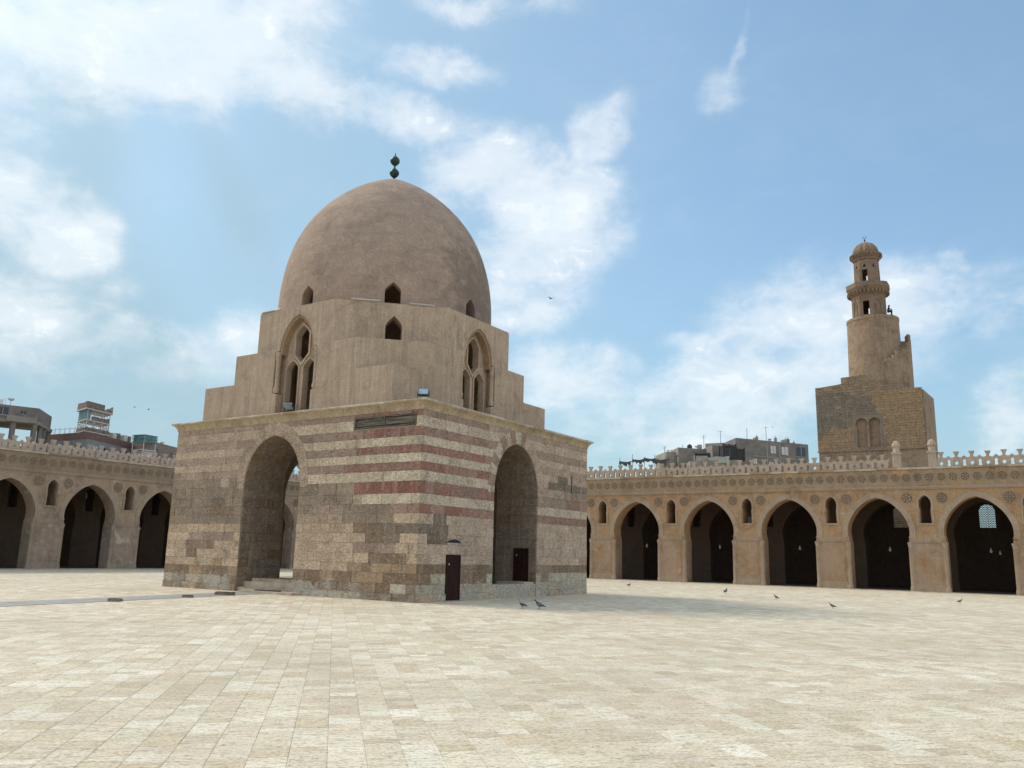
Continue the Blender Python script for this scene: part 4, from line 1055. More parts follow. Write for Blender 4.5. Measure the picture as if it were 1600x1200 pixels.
    while x < s1-.3:
        place('rosette', rm[random.choice((0, 0, 1, 2))], o, (x, -.031, 8.50), (0, random.random()*6, 0))
        for sg in (-1, 1):
            for zc in (8.06, 8.94): rim_.box((x+.4*0-.0+sg*.25-.03, -.045, zc-.03), (x+sg*.25+.03, -.03, zc+.03))
        rim_.box((x+.365, -.045, 7.95), (x+.435, -.03, 8.25)).box((x+.365, -.045, 8.75), (x+.435, -.03, 9.05)).box((x+.372, -.042, 8.25), (x+.428, -.03, 8.75))
        x += .80
    rim_.build('frieze_ornament', MRO, o, kind='stuff')
    mm = merlon_mesh('merlon', MME)
    x = s0+.52
    mz = LEDGE+.142
    while x < s1-.4:
        if not any(a < x < b for a, b in extras['gaps']):
            place('merlon', mm, o, (x, random.random()*.02, mz), (random.uniform(-.012, .012), random.uniform(-.012, .012), 0), (1, 1, random.uniform(.97, 1.03)))
        x += 1.03
    MB().box((s0, -.0, LEDGE+.141), (s1, .27, LEDGE+.16)).build('merlon_base', MME, o)
    return o, cx
arcR, cxR = arcade('arcade', (0, YR, 0), 0, -46.3, 37.0, -10.16, (M_archR, M_ringR, M_friezeR, M_rose, M_merlon),
                   'long ochre plastered arcade with pointed arches running right below the minaret', dict(gaps=[(11.3, 14.9)], gdx=-.15, ext=(0, 0)))
arcL, cxL = arcade('arcade', (XL, 0, 0), R(90), -12.0, 42.9, 6.08, (M_archL, M_ringL, M_friezeL, M_roseL, M_merlonL),
                   'grey brown plastered arcade with pointed arches left of the domed pavilion', dict(gaps=[], gdx=0., ext=(0, 12.6)))
# pinnacle posts and low parapet between them, a drain spout
def pinnacle(x, h):
    z = LEDGE+.12
    p = MB().box((x-.29, -.02, z), (x+.29, .5, z+h)).box((x-.36, -.09, z+h), (x+.36, .57, z+h+.13)).build('pinnacle_post', M_merlon, arcR)
    MB().lathe([(.27, z+h+.13), (.25, z+h+.35), (.25, z+h+.55)], x, .24, 8).build('drum', M_merlon, p)
    MB().lathe([(.30, z+h+.56), (.315, z+h+.62), (.315, z+h+.70), (.26, z+h+.88), (.15, z+h+1.02), (.03, z+h+1.08)], x, .24, 24, rib=lambda j: 1.0 if j % 3 else .86).build('ribbed_cap', M_merlon, p)
pinnacle(11.9, 1.1); pinnacle(14.4, 1.1)
MB().tube([(12.9, -.35, LEDGE+.02), (12.9, .02, LEDGE+.06)], .07, 10).build('drain_spout', M_ledge, arcR)

# hanging lamps under the arches of the right arcade
lab = ['first', 'second', 'third', 'fourth', 'fifth']
for i, xx in enumerate((-10.46, -3.44, 3.50, 10.53, 17.55)):
    o = empty('hanging_lamp', (xx, YR+3.0, 2.9), label=f'small pale glass lamp on a long cord in the {lab[i]} arch right of the pavilion', cat='lamp', group='lamps hanging in the right arcade')
    MB().tube([(0, 0, .42), (0, 0, 5.76)], .012, 6).build('cord', M_black, o)
    MB().lathe([(.03, .06), (.08, .08), (.10, .14), (.10, .22), (.06, .28), (.04, .32), (.05, .38), (.02, .42)], n=14).build('glass', M_lampg, o, smooth=True)
    if i == 4:
        o2 = empty('hanging_lamp', (xx+.55, YR+3.6, 2.78), label='smaller pale glass lamp close behind the fifth one in the rightmost arch', cat='lamp', group='lamps hanging in the right arcade')
        MB().tube([(0, 0, .36), (0, 0, 5.88)], .012, 6).build('cord', M_black, o2)
        MB().lathe([(.03, .05), (.07, .08), (.08, .14), (.08, .2), (.05, .26), (.03, .36)], n=12).build('glass', M_lampg, o2, smooth=True)

# ------------------------------------------------------------ the spiral minaret
mn = empty('minaret', (5, 77, 0), label='tall sandstone minaret with square base, round shaft and outside spiral stair', cat='tower')
MY = 73.1
def wpt(b):  # world -> minaret local
    b.v = [(x-5, y-77, z) for x, y, z in b.v]; return b
# blocks: face colours vary from brown grey stone to orange plaster
def mcol(x, z, side=False):
    if side: return mixc((.235, .185, .135), (.30, .235, .17), random.random())
    wav = .7*math.sin(x*1.7)+.6*math.sin(x*.8+2)
    org_ = (z < 19.8 and x > 6.6+.3*wav) or (z < 15.5+.55*(x+1)+.5*wav and x < 3.2) or (x > 4.5 and z < 21.0 and z+x > 24.8+wav)
    if org_: return mixc((.47, .30, .16), (.38, .265, .16), random.random())
    if z > 21.2: return mixc((.40, .29, .19), (.30, .215, .14), random.random())
    return mixc((.29, .235, .175), (.225, .185, .14), random.random())
top_prof = [(-.72, 22.15), (2.08, 22.4), (2.08, 23.1), (5.2, 23.35), (5.3, 22.75), (6.6, 22.2), (7.4, 21.5), (10.45, 21.25)]
def topz(x):
    for (a, b), (c, d) in zip(top_prof, top_prof[1:]):
        if a <= x <= c: return b+(d-b)*((x-a)/(c-a) if c > a else 0)
    return top_prof[0][1]
win = [(3.46, 14.8, 4.62, 18.1), (4.80, 14.8, 5.92, 18.1)]
def horseshoe(cx, w_, zb, zs, zt):
    P = [(cx-w_*.82, zb), (cx+w_*.82, zb), (cx+w_*.82, zs)]
    for k in range(0, 13):
        t = R(-28)+R(236)*k/12; P.append((cx+w_*math.cos(t), (zs+zt-w_)/2*0+zt-w_+w_*math.sin(t)))
    return P+[(cx-w_*.82, zs)]
hs = [horseshoe(4.05, .64, 14.8, 17.0, 18.2), horseshoe(5.42, .64, 14.8, 17.0, 18.2)]
wpt(MB().slab([(-.9, 0), (10.65, 0), (10.45, 21.2)]+[(x, z-.04) for x, z in top_prof[::-1]][1:]+[], lambda u, v, t: (u, MY+.35*t, v), hs)).build('front_wall', M_brickT, mn)
wpt(MB().prism([(-.85, MY+.36), (10.6, MY+.36), (10.9, MY+6.8), (-.6, MY+6.8)], 0, 21.05)).build('base', M_brickT, mn)
wpt(MB().box((2.09, MY+.36, 21.06), (5.2, MY+2.5, 23.2))).build('stair_block', M_brickT, mn)
wpt(MB().box((-.7, MY+.36, 21.06), (2.08, MY+3.5, 22.2))).build('stair_block', M_brickT, mn)
# stone courses on the front of the base, above the crenellations
mst = []
z = 14.6
while z < 23.3:
    hh = random.uniform(.26, .36); x = -.86+.012*(z-14)*0
    while x < 10.5:
        l = random.uniform(.45, 1.0); x1 = min(x+l, 10.55)
        zt = min(topz((x+x1)/2), topz(x+.02), topz(x1-.02)); z1 = min(z+hh, zt)
        hit = any(x1 > a-.08 and x < c+.08 and z1 > b_-.02 and z < d+.12 for a, b_, c, d in win)
        if z1-z > .1 and not hit and x1-x > .12:
            c = mcol((x+x1)/2, z); rough = .035*random.random() if z > 20.5 else .012*random.random()
            if random.random() > (.14 if z > 20.5 else .03):
                mst.append((x, x1, z, z1, c, rough))
        x = x1
    z += hh
def mquad(x, x1, z, z1, c, d):
    y = MY; e = .008
    vs = [(x+e, y+.02, z+e), (x1-e, y+.02, z+e), (x1-e, y+.02, z1-e), (x+e, y+.02, z1-e), (x+e*2, y-.02-d, z+e*2), (x1-e*2, y-.02-d, z+e*2), (x1-e*2, y-.02-d, z1-e*2), (x+e*2, y-.02-d, z1-e*2)]
    return vs, [(4, 5, 6, 7), (0, 1, 5, 4), (1, 2, 6, 5), (2, 3, 7, 6), (3, 0, 4, 7)]
mst.sort(key=lambda s: -(s[1]-s[0])*(s[3]-s[2]))
for s in mst[:240]:
    v, f = mquad(*s); wpt(MB().add(v, f, s[4])).build('stone', M_min_o, mn)
mb = MB()
for s in mst[240:]:
    v, f = mquad(*s); mb.add(v, f, s[4])
wpt(mb).build('stonework', M_min_o, mn, kind='stuff')
wpt(MB().box((-.95, MY-.12, 14.45), (10.75, MY-.0, 14.58))).build('string_course', M_brickT, mn)
# plain stone right round the twin blind windows
sur = [(3.2, 14.6), (6.2, 14.6), (6.2, 18.5), (3.2, 18.5)]
wpt(MB().slab(sur, lambda u, v, t: (u, MY-.03+.04*t, v), [horseshoe(4.05, .64, 14.8, 17.0, 18.2), horseshoe(5.42, .64, 14.8, 17.0, 18.2)])).build('window_surround', simple('smooth_brown_render', (.27, .215, .155), .95, var=.15), mn)
wpt(MB().lathe([(.13, 14.8), (.10, 14.95), (.10, 16.9), (.16, 17.0), (.17, 17.15)], 4.735, MY-.02, 10)).build('window_column', M_brickT, mn, smooth=True)
# round shaft
MXc, MYc = 5.25, 77.2
wpt(MB().lathe([(3.03, 21.0), (3.0, 24.), (2.93, 27), (2.88, 30.2), (2.93, 30.25), (2.93, 30.6), (2.7, 30.6)], MXc, MYc, 48)).build('shaft', M_brickT, mn, smooth=True)
# coursed stones on the visible half of the shaft
sm = MB(); shs = []
z = 23.0
while z < 30.2:
    hh = random.uniform(.28, .36); z1 = min(z+hh, 30.2); t = R(-175)
    while t < R(15):
        dt = random.uniform(.18, .34); r_ = 3.02-.02*(z-22)+.015*random.random()
        vs = []
        for rr, e in ((r_-.06, .004), (r_, .006)):
            for zz, tt in ((z+e, t+e/2), (z+e, t+dt-e/2), (z1-e, t+dt-e/2), (z1-e, t+e/2)):
                vs.append((MXc+rr*math.cos(tt), MYc+rr*math.sin(tt), zz))
        col = mixc((.40, .29, .185), (.33, .245, .155), random.random())
        sm.add(vs, [(4, 5, 6, 7), (0, 1, 5, 4), (1, 2, 6, 5), (2, 3, 7, 6), (3, 0, 4, 7)], tuple(c*(.9+.2*random.random()) for c in col)); t += dt
    z += hh
wpt(sm).build('stonework', M_min_o, mn, kind='stuff')
# outer spiral stair wrapping the right side: thick curved wall with steps on top
nst = 22
st = MB()
for k in range(nst):
    t0, t1 = R(-112+k*6.6), R(-112+(k+1)*6.6); zt = 22.9+k*.245
    ro = 4.0; ri = 2.9
    V = []
    for zz in (20.9, zt):
        for rr, tt in ((ri, t0), (ro, t0), (ro, t1), (ri, t1)): V.append((MXc+rr*math.cos(tt), MYc+rr*math.sin(tt), zz))
    wpt(MB().add(V, [(0, 3, 2, 1), (4, 5, 6, 7), (0, 1, 5, 4), (1, 2, 6, 5), (2, 3, 7, 6), (3, 0, 4, 7)])).build('stair_step', M_brickT, mn)
    if k < nst:  # parapet of the stair, stepped and broken
        V = []
        ph = .2+.65*random.random()+(.2 if k > 17 else 0)
        for zz in (zt+.002, zt+ph):
            for rr, tt in ((ro-.28, t0+.002), (ro-.002, t0+.002), (ro-.002, t1-.002), (ro-.28, t1-.002)): V.append((MXc+rr*math.cos(tt), MYc+rr*math.sin(tt), zz))
        wpt(MB().add(V, [(4, 5, 6, 7), (0, 1, 5, 4), (1, 2, 6, 5), (2, 3, 7, 6), (3, 0, 4, 7)])).build('stair_parapet', M_brickT, mn)
# octagonal stage with doorway, gallery on corbels, upper stage, ribbed cap
OXc, OYc = 5.0, 77.0
def octstage(r0, r1, z0, z1, th, holes, name):
    p = empty_parent = None
    for k in range(8):
        a0, a1 = R(22.5+45*k), R(67.5+45*k)
        A_ = Vector((OXc+r0*math.cos(a0), OYc+r0*math.sin(a0), 0)); B_ = Vector((OXc+r0*math.cos(a1), OYc+r0*math.sin(a1), 0))
        dv = (B_-A_).normalized(); L = (B_-A_).length; nin = Vector((-dv.y, dv.x, 0)); sh = (r0-r1)
        hl = holes(L, k)
        fn = lambda u, v, t, A_=A_, dv=dv, nin=nin, L=L, sh=sh: tuple(A_+dv*(u)+nin*(th*t+sh*(v-z0)/(z1-z0))+Vector((0, 0, v)))
        c0 = sh*.38
        wpt(MB().slab([(0, z0), (L, z0), (L-c0, z1), (c0, z1)], fn, hl)).build(name, M_cap, mn)
def rect(a, b, c, d): return [(a, b), (c, b), (c, d), (a, d)]
def tref(cx, z, s_=1.): return [(cx-.16*s_, z), (cx+.16*s_, z), (cx+.18*s_, z+.22*s_), (cx+.08*s_, z+.30*s_), (cx+.10*s_, z+.42*s_), (cx, z+.5*s_), (cx-.10*s_, z+.42*s_), (cx-.08*s_, z+.30*s_), (cx-.18*s_, z+.22*s_)]
octstage(1.95, 1.95, 30.6, 33.35, .28, lambda L, k: [rect(L/2-.36, 30.95, L/2+.36, 32.65)] if k in (1, 5) else [], 'octagon_wall')
for k in range(8):   # blind niche frames
    if k in (1, 5): continue
    a = R(45*k+45); rr = 1.95*math.cos(R(22.5))+.02
    q = MB().slab([(-.36, 30.9), (-.30, 30.9), (-.30, 32.3), (-.16, 32.6), (0, 32.8), (.16, 32.6), (.30, 32.3), (.30, 30.9), (.36, 30.9), (.36, 32.35), (.2, 32.7), (0, 32.95), (-.2, 32.7), (-.36, 32.35)], lambda u, v, t: (u, -.04+.05*t, v))
    ca, sa = math.cos(a+math.pi/2), math.sin(a+math.pi/2)
    q.v = [(OXc+rr*math.cos(a)+x*ca-y*sa, OYc+rr*math.sin(a)+x*sa+y*ca, z) for x, y, z in q.v]
    wpt(q).build('niche_frame', M_cap, mn)
q = MB()
for r_, z0, z1 in ((2.05, 33.35, 33.55), (2.2, 33.55, 33.8), (2.32, 33.8, 34.05), (2.45, 34.05, 34.35)):
    q.lathe([(r_-.1, z0+.001), (r_, z1-.05), (r_, z1-.001)], OXc, OYc, 8, a0=R(22.5))
wpt(q).build('gallery_corbels', M_cap, mn)
q = MB()
for k in range(32):
    t = 2*math.pi*k/32; x, y = OXc+2.28*math.cos(t), OYc+2.28*math.sin(t); q.box((x-.09, y-.09, 33.62), (x+.09, y+.09, 34.0))
wpt(q).build('stalactite_row', M_cap, mn, kind='stuff')
wpt(MB().lathe([(2.5, 34.351), (2.5, 34.95), (2.38, 34.95)], OXc, OYc, 8, a0=R(22.5))).build('gallery_parapet', M_cap, mn)
octstage(1.52, 1.45, 34.952, 38.0, .22, lambda L, k: ([rect(L/2-.3, 35.25, L/2+.3, 36.7)] if k in (1, 5, 3, 7) else [])+[tref(L/2, 37.0, .85)], 'upper_octagon_wall')
wpt(MB().lathe([(1.3, 38.0), (1.5, 38.05), (1.55, 38.3), (1.68, 38.35), (1.72, 38.6), (1.82, 38.7), (1.82, 38.85), (1.6, 38.87)], OXc, OYc, 24)).build('cap_cornice', M_cap, mn)
q = MB()
for k in range(24):
    t = 2*math.pi*k/24; x, y = OXc+1.78*math.cos(t), OYc+1.78*math.sin(t); q.box((x-.07, y-.07, 38.45), (x+.07, y+.07, 38.82))
wpt(q).build('stalactite_row', M_cap, mn, kind='stuff')
wpt(MB().lathe([(1.48, 38.88), (1.50, 39.1), (1.46, 39.4), (1.3, 39.8), (1.0, 40.15), (.6, 40.4), (.2, 40.52), (.05, 40.55)], OXc, OYc, 48, rib=lambda j: 1 if j % 4 in (1, 2) else (.93 if j % 4 == 3 else .90))).build('ribbed_cap', M_cap, mn)
q = MB().lathe([(.06, 40.5), (.05, 40.7), (.1, 40.78), (.1, 40.86), (.04, 40.92), (.03, 41.05)], OXc, OYc, 8)
cr = [(OXc+.18*math.cos(R(a)), OYc, 41.22+.18*math.sin(R(a))) for a in range(-240, 61, 25)]
q.tube(cr, .03, 6)
wpt(q).build('crescent_finial', M_darkmet, mn)

# person sitting on the rim of the round shaft
pe = empty('person', (7.25, 75.6, 30.6), R(20), label='person in dark clothes crouching on the rim of the minaret beside its doorway', cat='person')
sk = bpy.data.meshes.new('body')
V = [(0, 0, .42), (.05, 0, .62), (.12, 0, .85), (.13, 0, .95), (.15, 0, 1.10), (.0, .1, .42), (.42, .14, .50), (.40, .14, .06), (.52, .15, .03), (0, -.1, .42), (.45, -.14, .52), (.38, -.15, .06), (.50, -.16, .03),
     (.10, .17, .86), (.25, .24, .66), (.48, .12, .66), (.10, -.17, .86), (.27, -.24, .66), (.50, -.10, .68), (.17, 0, 1.2)]
E_ = [(0, 1), (1, 2), (2, 3), (3, 4), (4, 19), (0, 5), (5, 6), (6, 7), (7, 8), (0, 9), (9, 10), (10, 11), (11, 12), (2, 13), (13, 14), (14, 15), (2, 16), (16, 17), (17, 18)]
Rd = [.16, .15, .16, .07, .11, .11, .09, .06, .05, .11, .09, .06, .05, .08, .06, .045, .08, .06, .045, .09]
sk.from_pydata(V, E_, []); bo = place('body', sk, pe); sk.materials.append(M_cloth)
md = bo.modifiers.new('skin', 'SKIN'); 
for i, r_ in enumerate(Rd): sk.skin_vertices[0].data[i].radius = (r_, r_)
sk.skin_vertices[0].data[0].use_root = True
bo.modifiers.new('sub', 'SUBSURF').levels = 1
bo.modifiers['sub'].render_levels = 1
MB().lathe([(.03, 1.02), (.085, 1.08), (.10, 1.16), (.085, 1.24), (.03, 1.28)], .19, 0, 10).build('face', M_skin, pe, smooth=True)

# ------------------------------------------------------------ city buildings beyond the walls
def qbuild(name, foot, z0, z1, mat, label, cat='building', group=None):
    cxm = sum(p[0] for p in foot)/4; cym = sum(p[1] for p in foot)/4
    o = empty(name, (cxm, cym, 0), label=label, cat=cat, group=group)
    f = [(x-cxm, y-cym) for x, y in foot]
    ar = sum(f[i][0]*f[(i+1) % 4][1]-f[(i+1) % 4][0]*f[i][1] for i in range(4))
    if ar < 0: f = f[::-1]
    MB().prism(f, z0, z1).build('wall', mat, o)
    return o, (cxm, cym)
def on_face(o, c, A_, B_, items):
    """A_->B_: foot of a face in world xy (outside on the right of the direction); items: (kind, u0, u1 as fractions, z0, z1, material, depth)"""
    a = Vector((A_[0]-c[0], A_[1]-c[1], 0)); b = Vector((B_[0]-c[0], B_[1]-c[1], 0)); dv = b-a; nout = Vector((dv.y, -dv.x, 0)).normalized()
    for kind, u0, u1, z0, z1, m, dep in items:
        p0, p1 = a+dv*u0, a+dv*u1
        fr = MB().slab([(0, z0), (1, z0), (1, z1), (0, z1)], lambda u, v, t: tuple(p0+(p1-p0)*u+nout*(.004 if t else dep)+Vector((0, 0, v)))).build(kind, m, o)
        if kind == 'window':
            zz = (z0+z1)/2
            MB().slab([(-.04, z0-.12), (1.04, z0-.12), (1.04, z0-.005), (-.04, z0-.005)], lambda u, v, t: tuple(p0+(p1-p0)*u+nout*(.004 if t else dep+.08)+Vector((0, 0, v)))).build('sill', M_conc3, fr)
            MB().slab([(.47, z0+.03), (.53, z0+.03), (.53, z1-.03), (.47, z1-.03)], lambda u, v, t: tuple(p0+(p1-p0)*u+nout*((dep+.005) if t else dep+.03)+Vector((0, 0, v)))).build('mullion', M_conc3, fr)
def parapet(o, c, foot, z, mat, h=.35, th=.25):
    f = [(x-c[0], y-c[1]) for x, y in foot]
    for i in range(4):
        a, b = Vector((*f[i], 0)), Vector((*f[(i+1) % 4], 0)); d = (b-a).normalized(); nn = Vector((-d.y, d.x, 0)); s = 0; L = (b-a).length
        cen = Vector((0, 0, 0)); nn = nn if (cen-a).dot(nn) > 0 else -nn
        P = [a+d*.26, b-d*.0, b-d*.0+nn*th, a+d*.26+nn*th]
        hh = h*random.uniform(.7, 1.3)
        MB().prism([(p.x, p.y) for p in P] if (P[1]-P[0]).cross(P[2]-P[1]).z > 0 else [(p.x, p.y) for p in P[::-1]], z+.002, z+hh).build('parapet', mat, o)
def antenna(o, x, y, z, h, arms=3):
    b = MB().tube([(x, y, z), (x, y, z+h)], .045, 6)
    for k in range(arms): b.tube([(x-.5+.1*k, y, z+h*(.95-.12*k)), (x+.5-.1*k, y, z+h*(.95-.12*k))], .022, 5)
    b.build('antenna', M_darkmet, o)
Rf = {'RB1a': ([(-50.01, 139.1), (-44.98, 133.1), (-43.9, 143.1), (-53.17, 149.1)], 23.7), 'RB1b': ([(-46.48, 139.1), (-42.32, 133.1), (-38.8, 143.1), (-47.18, 149.1)], 24.1)}
F1 = [(-50.0, 139.1), (-44.98, 133.1), (-41.5, 136.5), (-46.5, 142.5)]
b1, c1 = qbuild('apartment_building', F1, 0, 23.3, M_conc3, 'low pale grey flat-roofed block at the left end of the rooftops right of the pavilion')
parapet(b1, c1, F1, 23.3, M_conc3); antenna(b1, -2, 1, 23.3, 2.2)
on_face(b1, c1, F1[0], F1[1], [('window', .55, .7, 21.2, 22.3, M_glassd, .02)])
F2 = [(-46.48, 138.9), (-42.32, 133.0), (-37.8, 138.2), (-42.0, 144.1)]
b2_, c2 = qbuild('apartment_building', F2, 0, 24.0, M_conc2, 'grey block with a green shutter left of the middle of the rooftops')
parapet(b2_, c2, F2, 24.0, M_conc2, .3); antenna(b2_, -.2, -3.0, 24.2, 1.0, 0)
on_face(b2_, c2, F2[0], F2[1], [('shutter', .25, .8, 20.6, 22.4, M_green, .05), ('balcony_band', .05, .95, 22.6, 22.9, M_redb, .12)])
MB().box((-.3, -.3, 24.0), (.5, .5, 25.2)).lathe([(.5, 25.2), (.55, 25.3), (.1, 25.7)], .1, .1, 10).build('water_tank', M_darkmet, b2_)
F3 = [(-41.0, 141.5), (-35.65, 134.6), (-31.9, 138.6), (-37.2, 145.5)]
b3, c3 = qbuild('apartment_building', F3, 0, 24.4, M_conc2, 'beige grey block with a rooftop hut in the middle of the rooftops')
parapet(b3, c3, F3, 24.4, M_conc2, .25); MB().box((-2.2, -1.4, 24.4), (1.6, 1.2, 25.6)).build('roof_hut', M_conc3, b3); antenna(b3, .8, -.5, 25.6, 2.6, 1); antenna(b3, -3, 0, 24.4, 3.2, 2)
on_face(b3, c3, F3[0], F3[1], [('window', .2, .34, 22.4, 23.4, M_lightmet, .03), ('window', .6, .74, 22.3, 23.4, M_glassd, .03)])
F4 = [(-34.8, 139.1), (-30.39, 133.1), (-20.3, 148.6), (-24.7, 154.6)]
b4, c4 = qbuild('apartment_building', F4, 0, 25.2, M_conc, 'largest dark grey concrete block with a wide blind side wall left of the minaret')
parapet(b4, c4, F4, 25.2, M_conc, .35)
on_face(b4, c4, F4[0], F4[1], [('window', .65, .88, 23.4, 24.6, M_lightmet, .03)])
on_face(b4, c4, F4[1], F4[2], [('pipe', .41, .42, 20.5, 25.1, M_conc3, .1), ('window', .47, .54, 23.2, 24.7, M_lightmet, .04), ('window', .62, .71, 23.1, 24.7, M_lightmet, .04), ('pipe', .585, .597, 20.5, 25.0, M_conc3, .1),
        ('window', .83, .955, 23.0, 24.9, M_glassd, .04), ('window', .23, .28, 20.8, 21.8, M_lightmet, .04), ('window', .44, .50, 20.4, 21.4, M_lightmet, .04), ('slab_edge', .22, 1.0, 22.2, 22.45, M_conc2, .12)])
antenna(b4, -1.3, -8.2, 25.2, 2.6, 0); antenna(b4, 1.2, -3.8, 25.2, 3.4, 1)
for k in (0, 2, 2.3, 3.2, 5, 5.3, 6.4):
    k_ = k; k = int(k*10); t = .33+.062*k_*1.3; x = F4[1][0]+(F4[2][0]-F4[1][0])*t-c4[0]-.7; y = F4[1][1]+(F4[2][1]-F4[1][1])*t-c4[1]; h = random.uniform(.2, 1.0)
    MB().box((x-.18, y-.18, 25.3), (x+.18+.3*random.random(), y+.18, 25.5+h)).tube([(x, y, 25.5+h), (x+.1, y, 25.9+h)], .06, 5).build('roof_stub', M_conc if k % 2 else M_conc3, b4)
def clutter(o, pts):
    for x, y, z, k in pts:
        if k == 'dish': MB().tube([(x, y, z), (x, y, z+.7)], .04, 6).lathe([(.05, z+.7), (.34, z+.85), (.40, z+1.02), (.06, z+.8)], x, y, 12).build('satellite_dish', M_lightmet, o)
        elif k == 'tank': MB().lathe([(.45, z), (.5, z+.1), (.5, z+.9), (.42, z+1.0), (.1, z+1.08)], x, y, 12).build('water_tank', M_conc3, o)
        else: MB().tube([(x, y, z), (x, y, z+1.5)], .03, 5).tube([(x+2, y, z), (x+2, y, z+1.4)], .03, 5).tube([(x, y, z+1.4), (x+1, y, z+1.25), (x+2, y, z+1.35)], .015, 4).box((x+.3, y-.02, z+.7), (x+.8, y+.02, z+1.3)).box((x+1., y-.02, z+.6), (x+1.4, y+.02, z+1.27)).build('washing_line', M_lightmet, o)
clutter(b4, [(-3.5, -4.5, 25.2, 'dish'), (-.5, -5.5, 25.2, 'tank'), (1.5, -2.5, 25.2, 'dish'), (3.5, 0, 25.2, 'tank')])
clutter(b3, [(2.6, -1.2, 24.4, 'dish'), (-3.4, -1.5, 24.4, 'tank')]); clutter(b2_, [(2, -1, 24, 'dish'), (-1.5, 1.5, 24, 'tank')]); clutter(b1, [(1, -1, 23.3, 'dish'), (-1.5, .5, 23.3, 'line')])
# dark sheet-metal lofts and low walls on the nearer roofs
def loft(name, foot, zb, zt, mat, label, posts=True):
    cxm = sum(p[0] for p in foot)/4; cym = sum(p[1] for p in foot)/4
    o = empty(name, (cxm, cym, zb), label=label, cat='roof hut')
    f = [(x-cxm, y-cym) for x, y in foot]
    ar = sum(f[i][0]*f[(i+1) % 4][1]-f[(i+1) % 4][0]*f[i][1] for i in range(4)); f = f if ar > 0 else f[::-1]
    H = zt-zb
    for i in range(4):
        a, b = Vector((*f[i], 0)), Vector((*f[(i+1) % 4], 0)); n = 6
        for k in range(n):
            p, q = a+(b-a)*(k/n+.01), a+(b-a)*((k+1)/n-.01); d = (b-a).normalized(); nn = Vector((-d.y, d.x, 0)); off = nn*(.05*random.random()+.06)
            P = [p+off, q+off, q+off+nn*.04, p+off+nn*.04]; top = H*random.uniform(.93, 1.02)
            MB().prism([(v.x, v.y) for v in P], H*.02, top).build('panel', mat, o)
        MB().box((a.x-.06, a.y-.06, 0), (a.x+.06, a.y+.06, H*1.06)).build('post', M_darkmet, o)
    fx = [(x*.99, y*.99) for x, y in f]; MB().prism(fx, H*.88, H*.91).build('roof', mat, o)
    return o
F5 = [(-35.0, 135.6), (-32.9, 131.0), (-29.4, 132.2), (-31.5, 136.8)]
# these stand on low roofs nearer than the blocks
g1, cg1 = qbuild('low_building', [(-41.2, 134.0), (-38.3, 129.2), (-29.0, 131.0), (-31.9, 136.9)], 0, 21.0, M_conc2, 'low dusty building whose flat roof carries the black sheds')
loft('roof_shed', [(-34.0, 133.9), (-32.2, 131.1), (-29.9, 131.9), (-31.7, 134.7)], 21.0, 24.2, M_darkmet, 'black sheet-metal shed with ragged top edge on the low roof')
loft('roof_shed', [(-31.2, 134.4), (-29.75, 132.0), (-28.5, 132.7), (-29.9, 135.1)], 20.9, 23.4, M_darkmet, 'narrower black shed right of the ragged black shed')
loft('roof_shed', [(-38.6, 133.2), (-37.6, 130.2), (-34.9, 131.0), (-35.9, 134.0)], 21.0, 22.6, M_darkmet, 'low black lean-to left of the ragged black shed')
low = empty('low_wall', (-33.4, 130.3, 0), label='pale greenish rooftop wall just above the crenellations left of the minaret', cat='wall')
MB().slab([(-1.6, 20.4), (2.6, 20.4), (2.6, 21.75), (1.4, 21.6), (.2, 21.78), (-1.6, 21.6)], lambda u, v, t: (u, -.1+.2*t, v)).build('panel', simple('pale_green_render', (.40, .41, .34), .9), low)
MB().slab([(-4.6, 20.4), (-1.7, 20.4), (-1.7, 21.95), (-4.6, 22.1)], lambda u, v, t: (u, -.1+.2*t, v)).build('panel', M_conc3, low)
aw = empty('canopy', (-50, 133, 0), label='torn black canopy on thin posts at the left end of the rooftops', cat='canopy')
for k, (x0, x1, z0, z1) in enumerate(((-4.9, -2.2, 21.85, 21.75), (-1.9, .9, 22.15, 22.15), (.7, 3.2, 22.3, 22.1), (2.9, 5.6, 22.0, 21.8))):
    n = 8; vs = []
    for j in range(n+1):
        u = j/n; vs += [(x0+(x1-x0)*u, -1.5, z0+(z1-z0)*u-.25*math.sin(math.pi*u)+.08*random.random()), (x0+(x1-x0)*u, -1.6, z0+(z1-z0)*u-random.uniform(.5, 1.25)), (x0+(x1-x0)*u, 1.5, z0+.1)]
    f = []
    for j in range(n):
        a = 3*j; f += [(a, a+1, a+4, a+3), (a, a+3, a+5, a+2)]
    MB().add(vs, f).build('cloth', M_darkmet, aw)
pb = MB()
for x, h in ((-4.8, 22.6), (-1.9, 23.2), (.8, 22.5), (3.1, 22.9), (5.5, 22.2)): pb.tube([(x, -1.4, 15), (x, -1.4, h)], .05, 6)
pb.build('post', M_darkmet, aw)

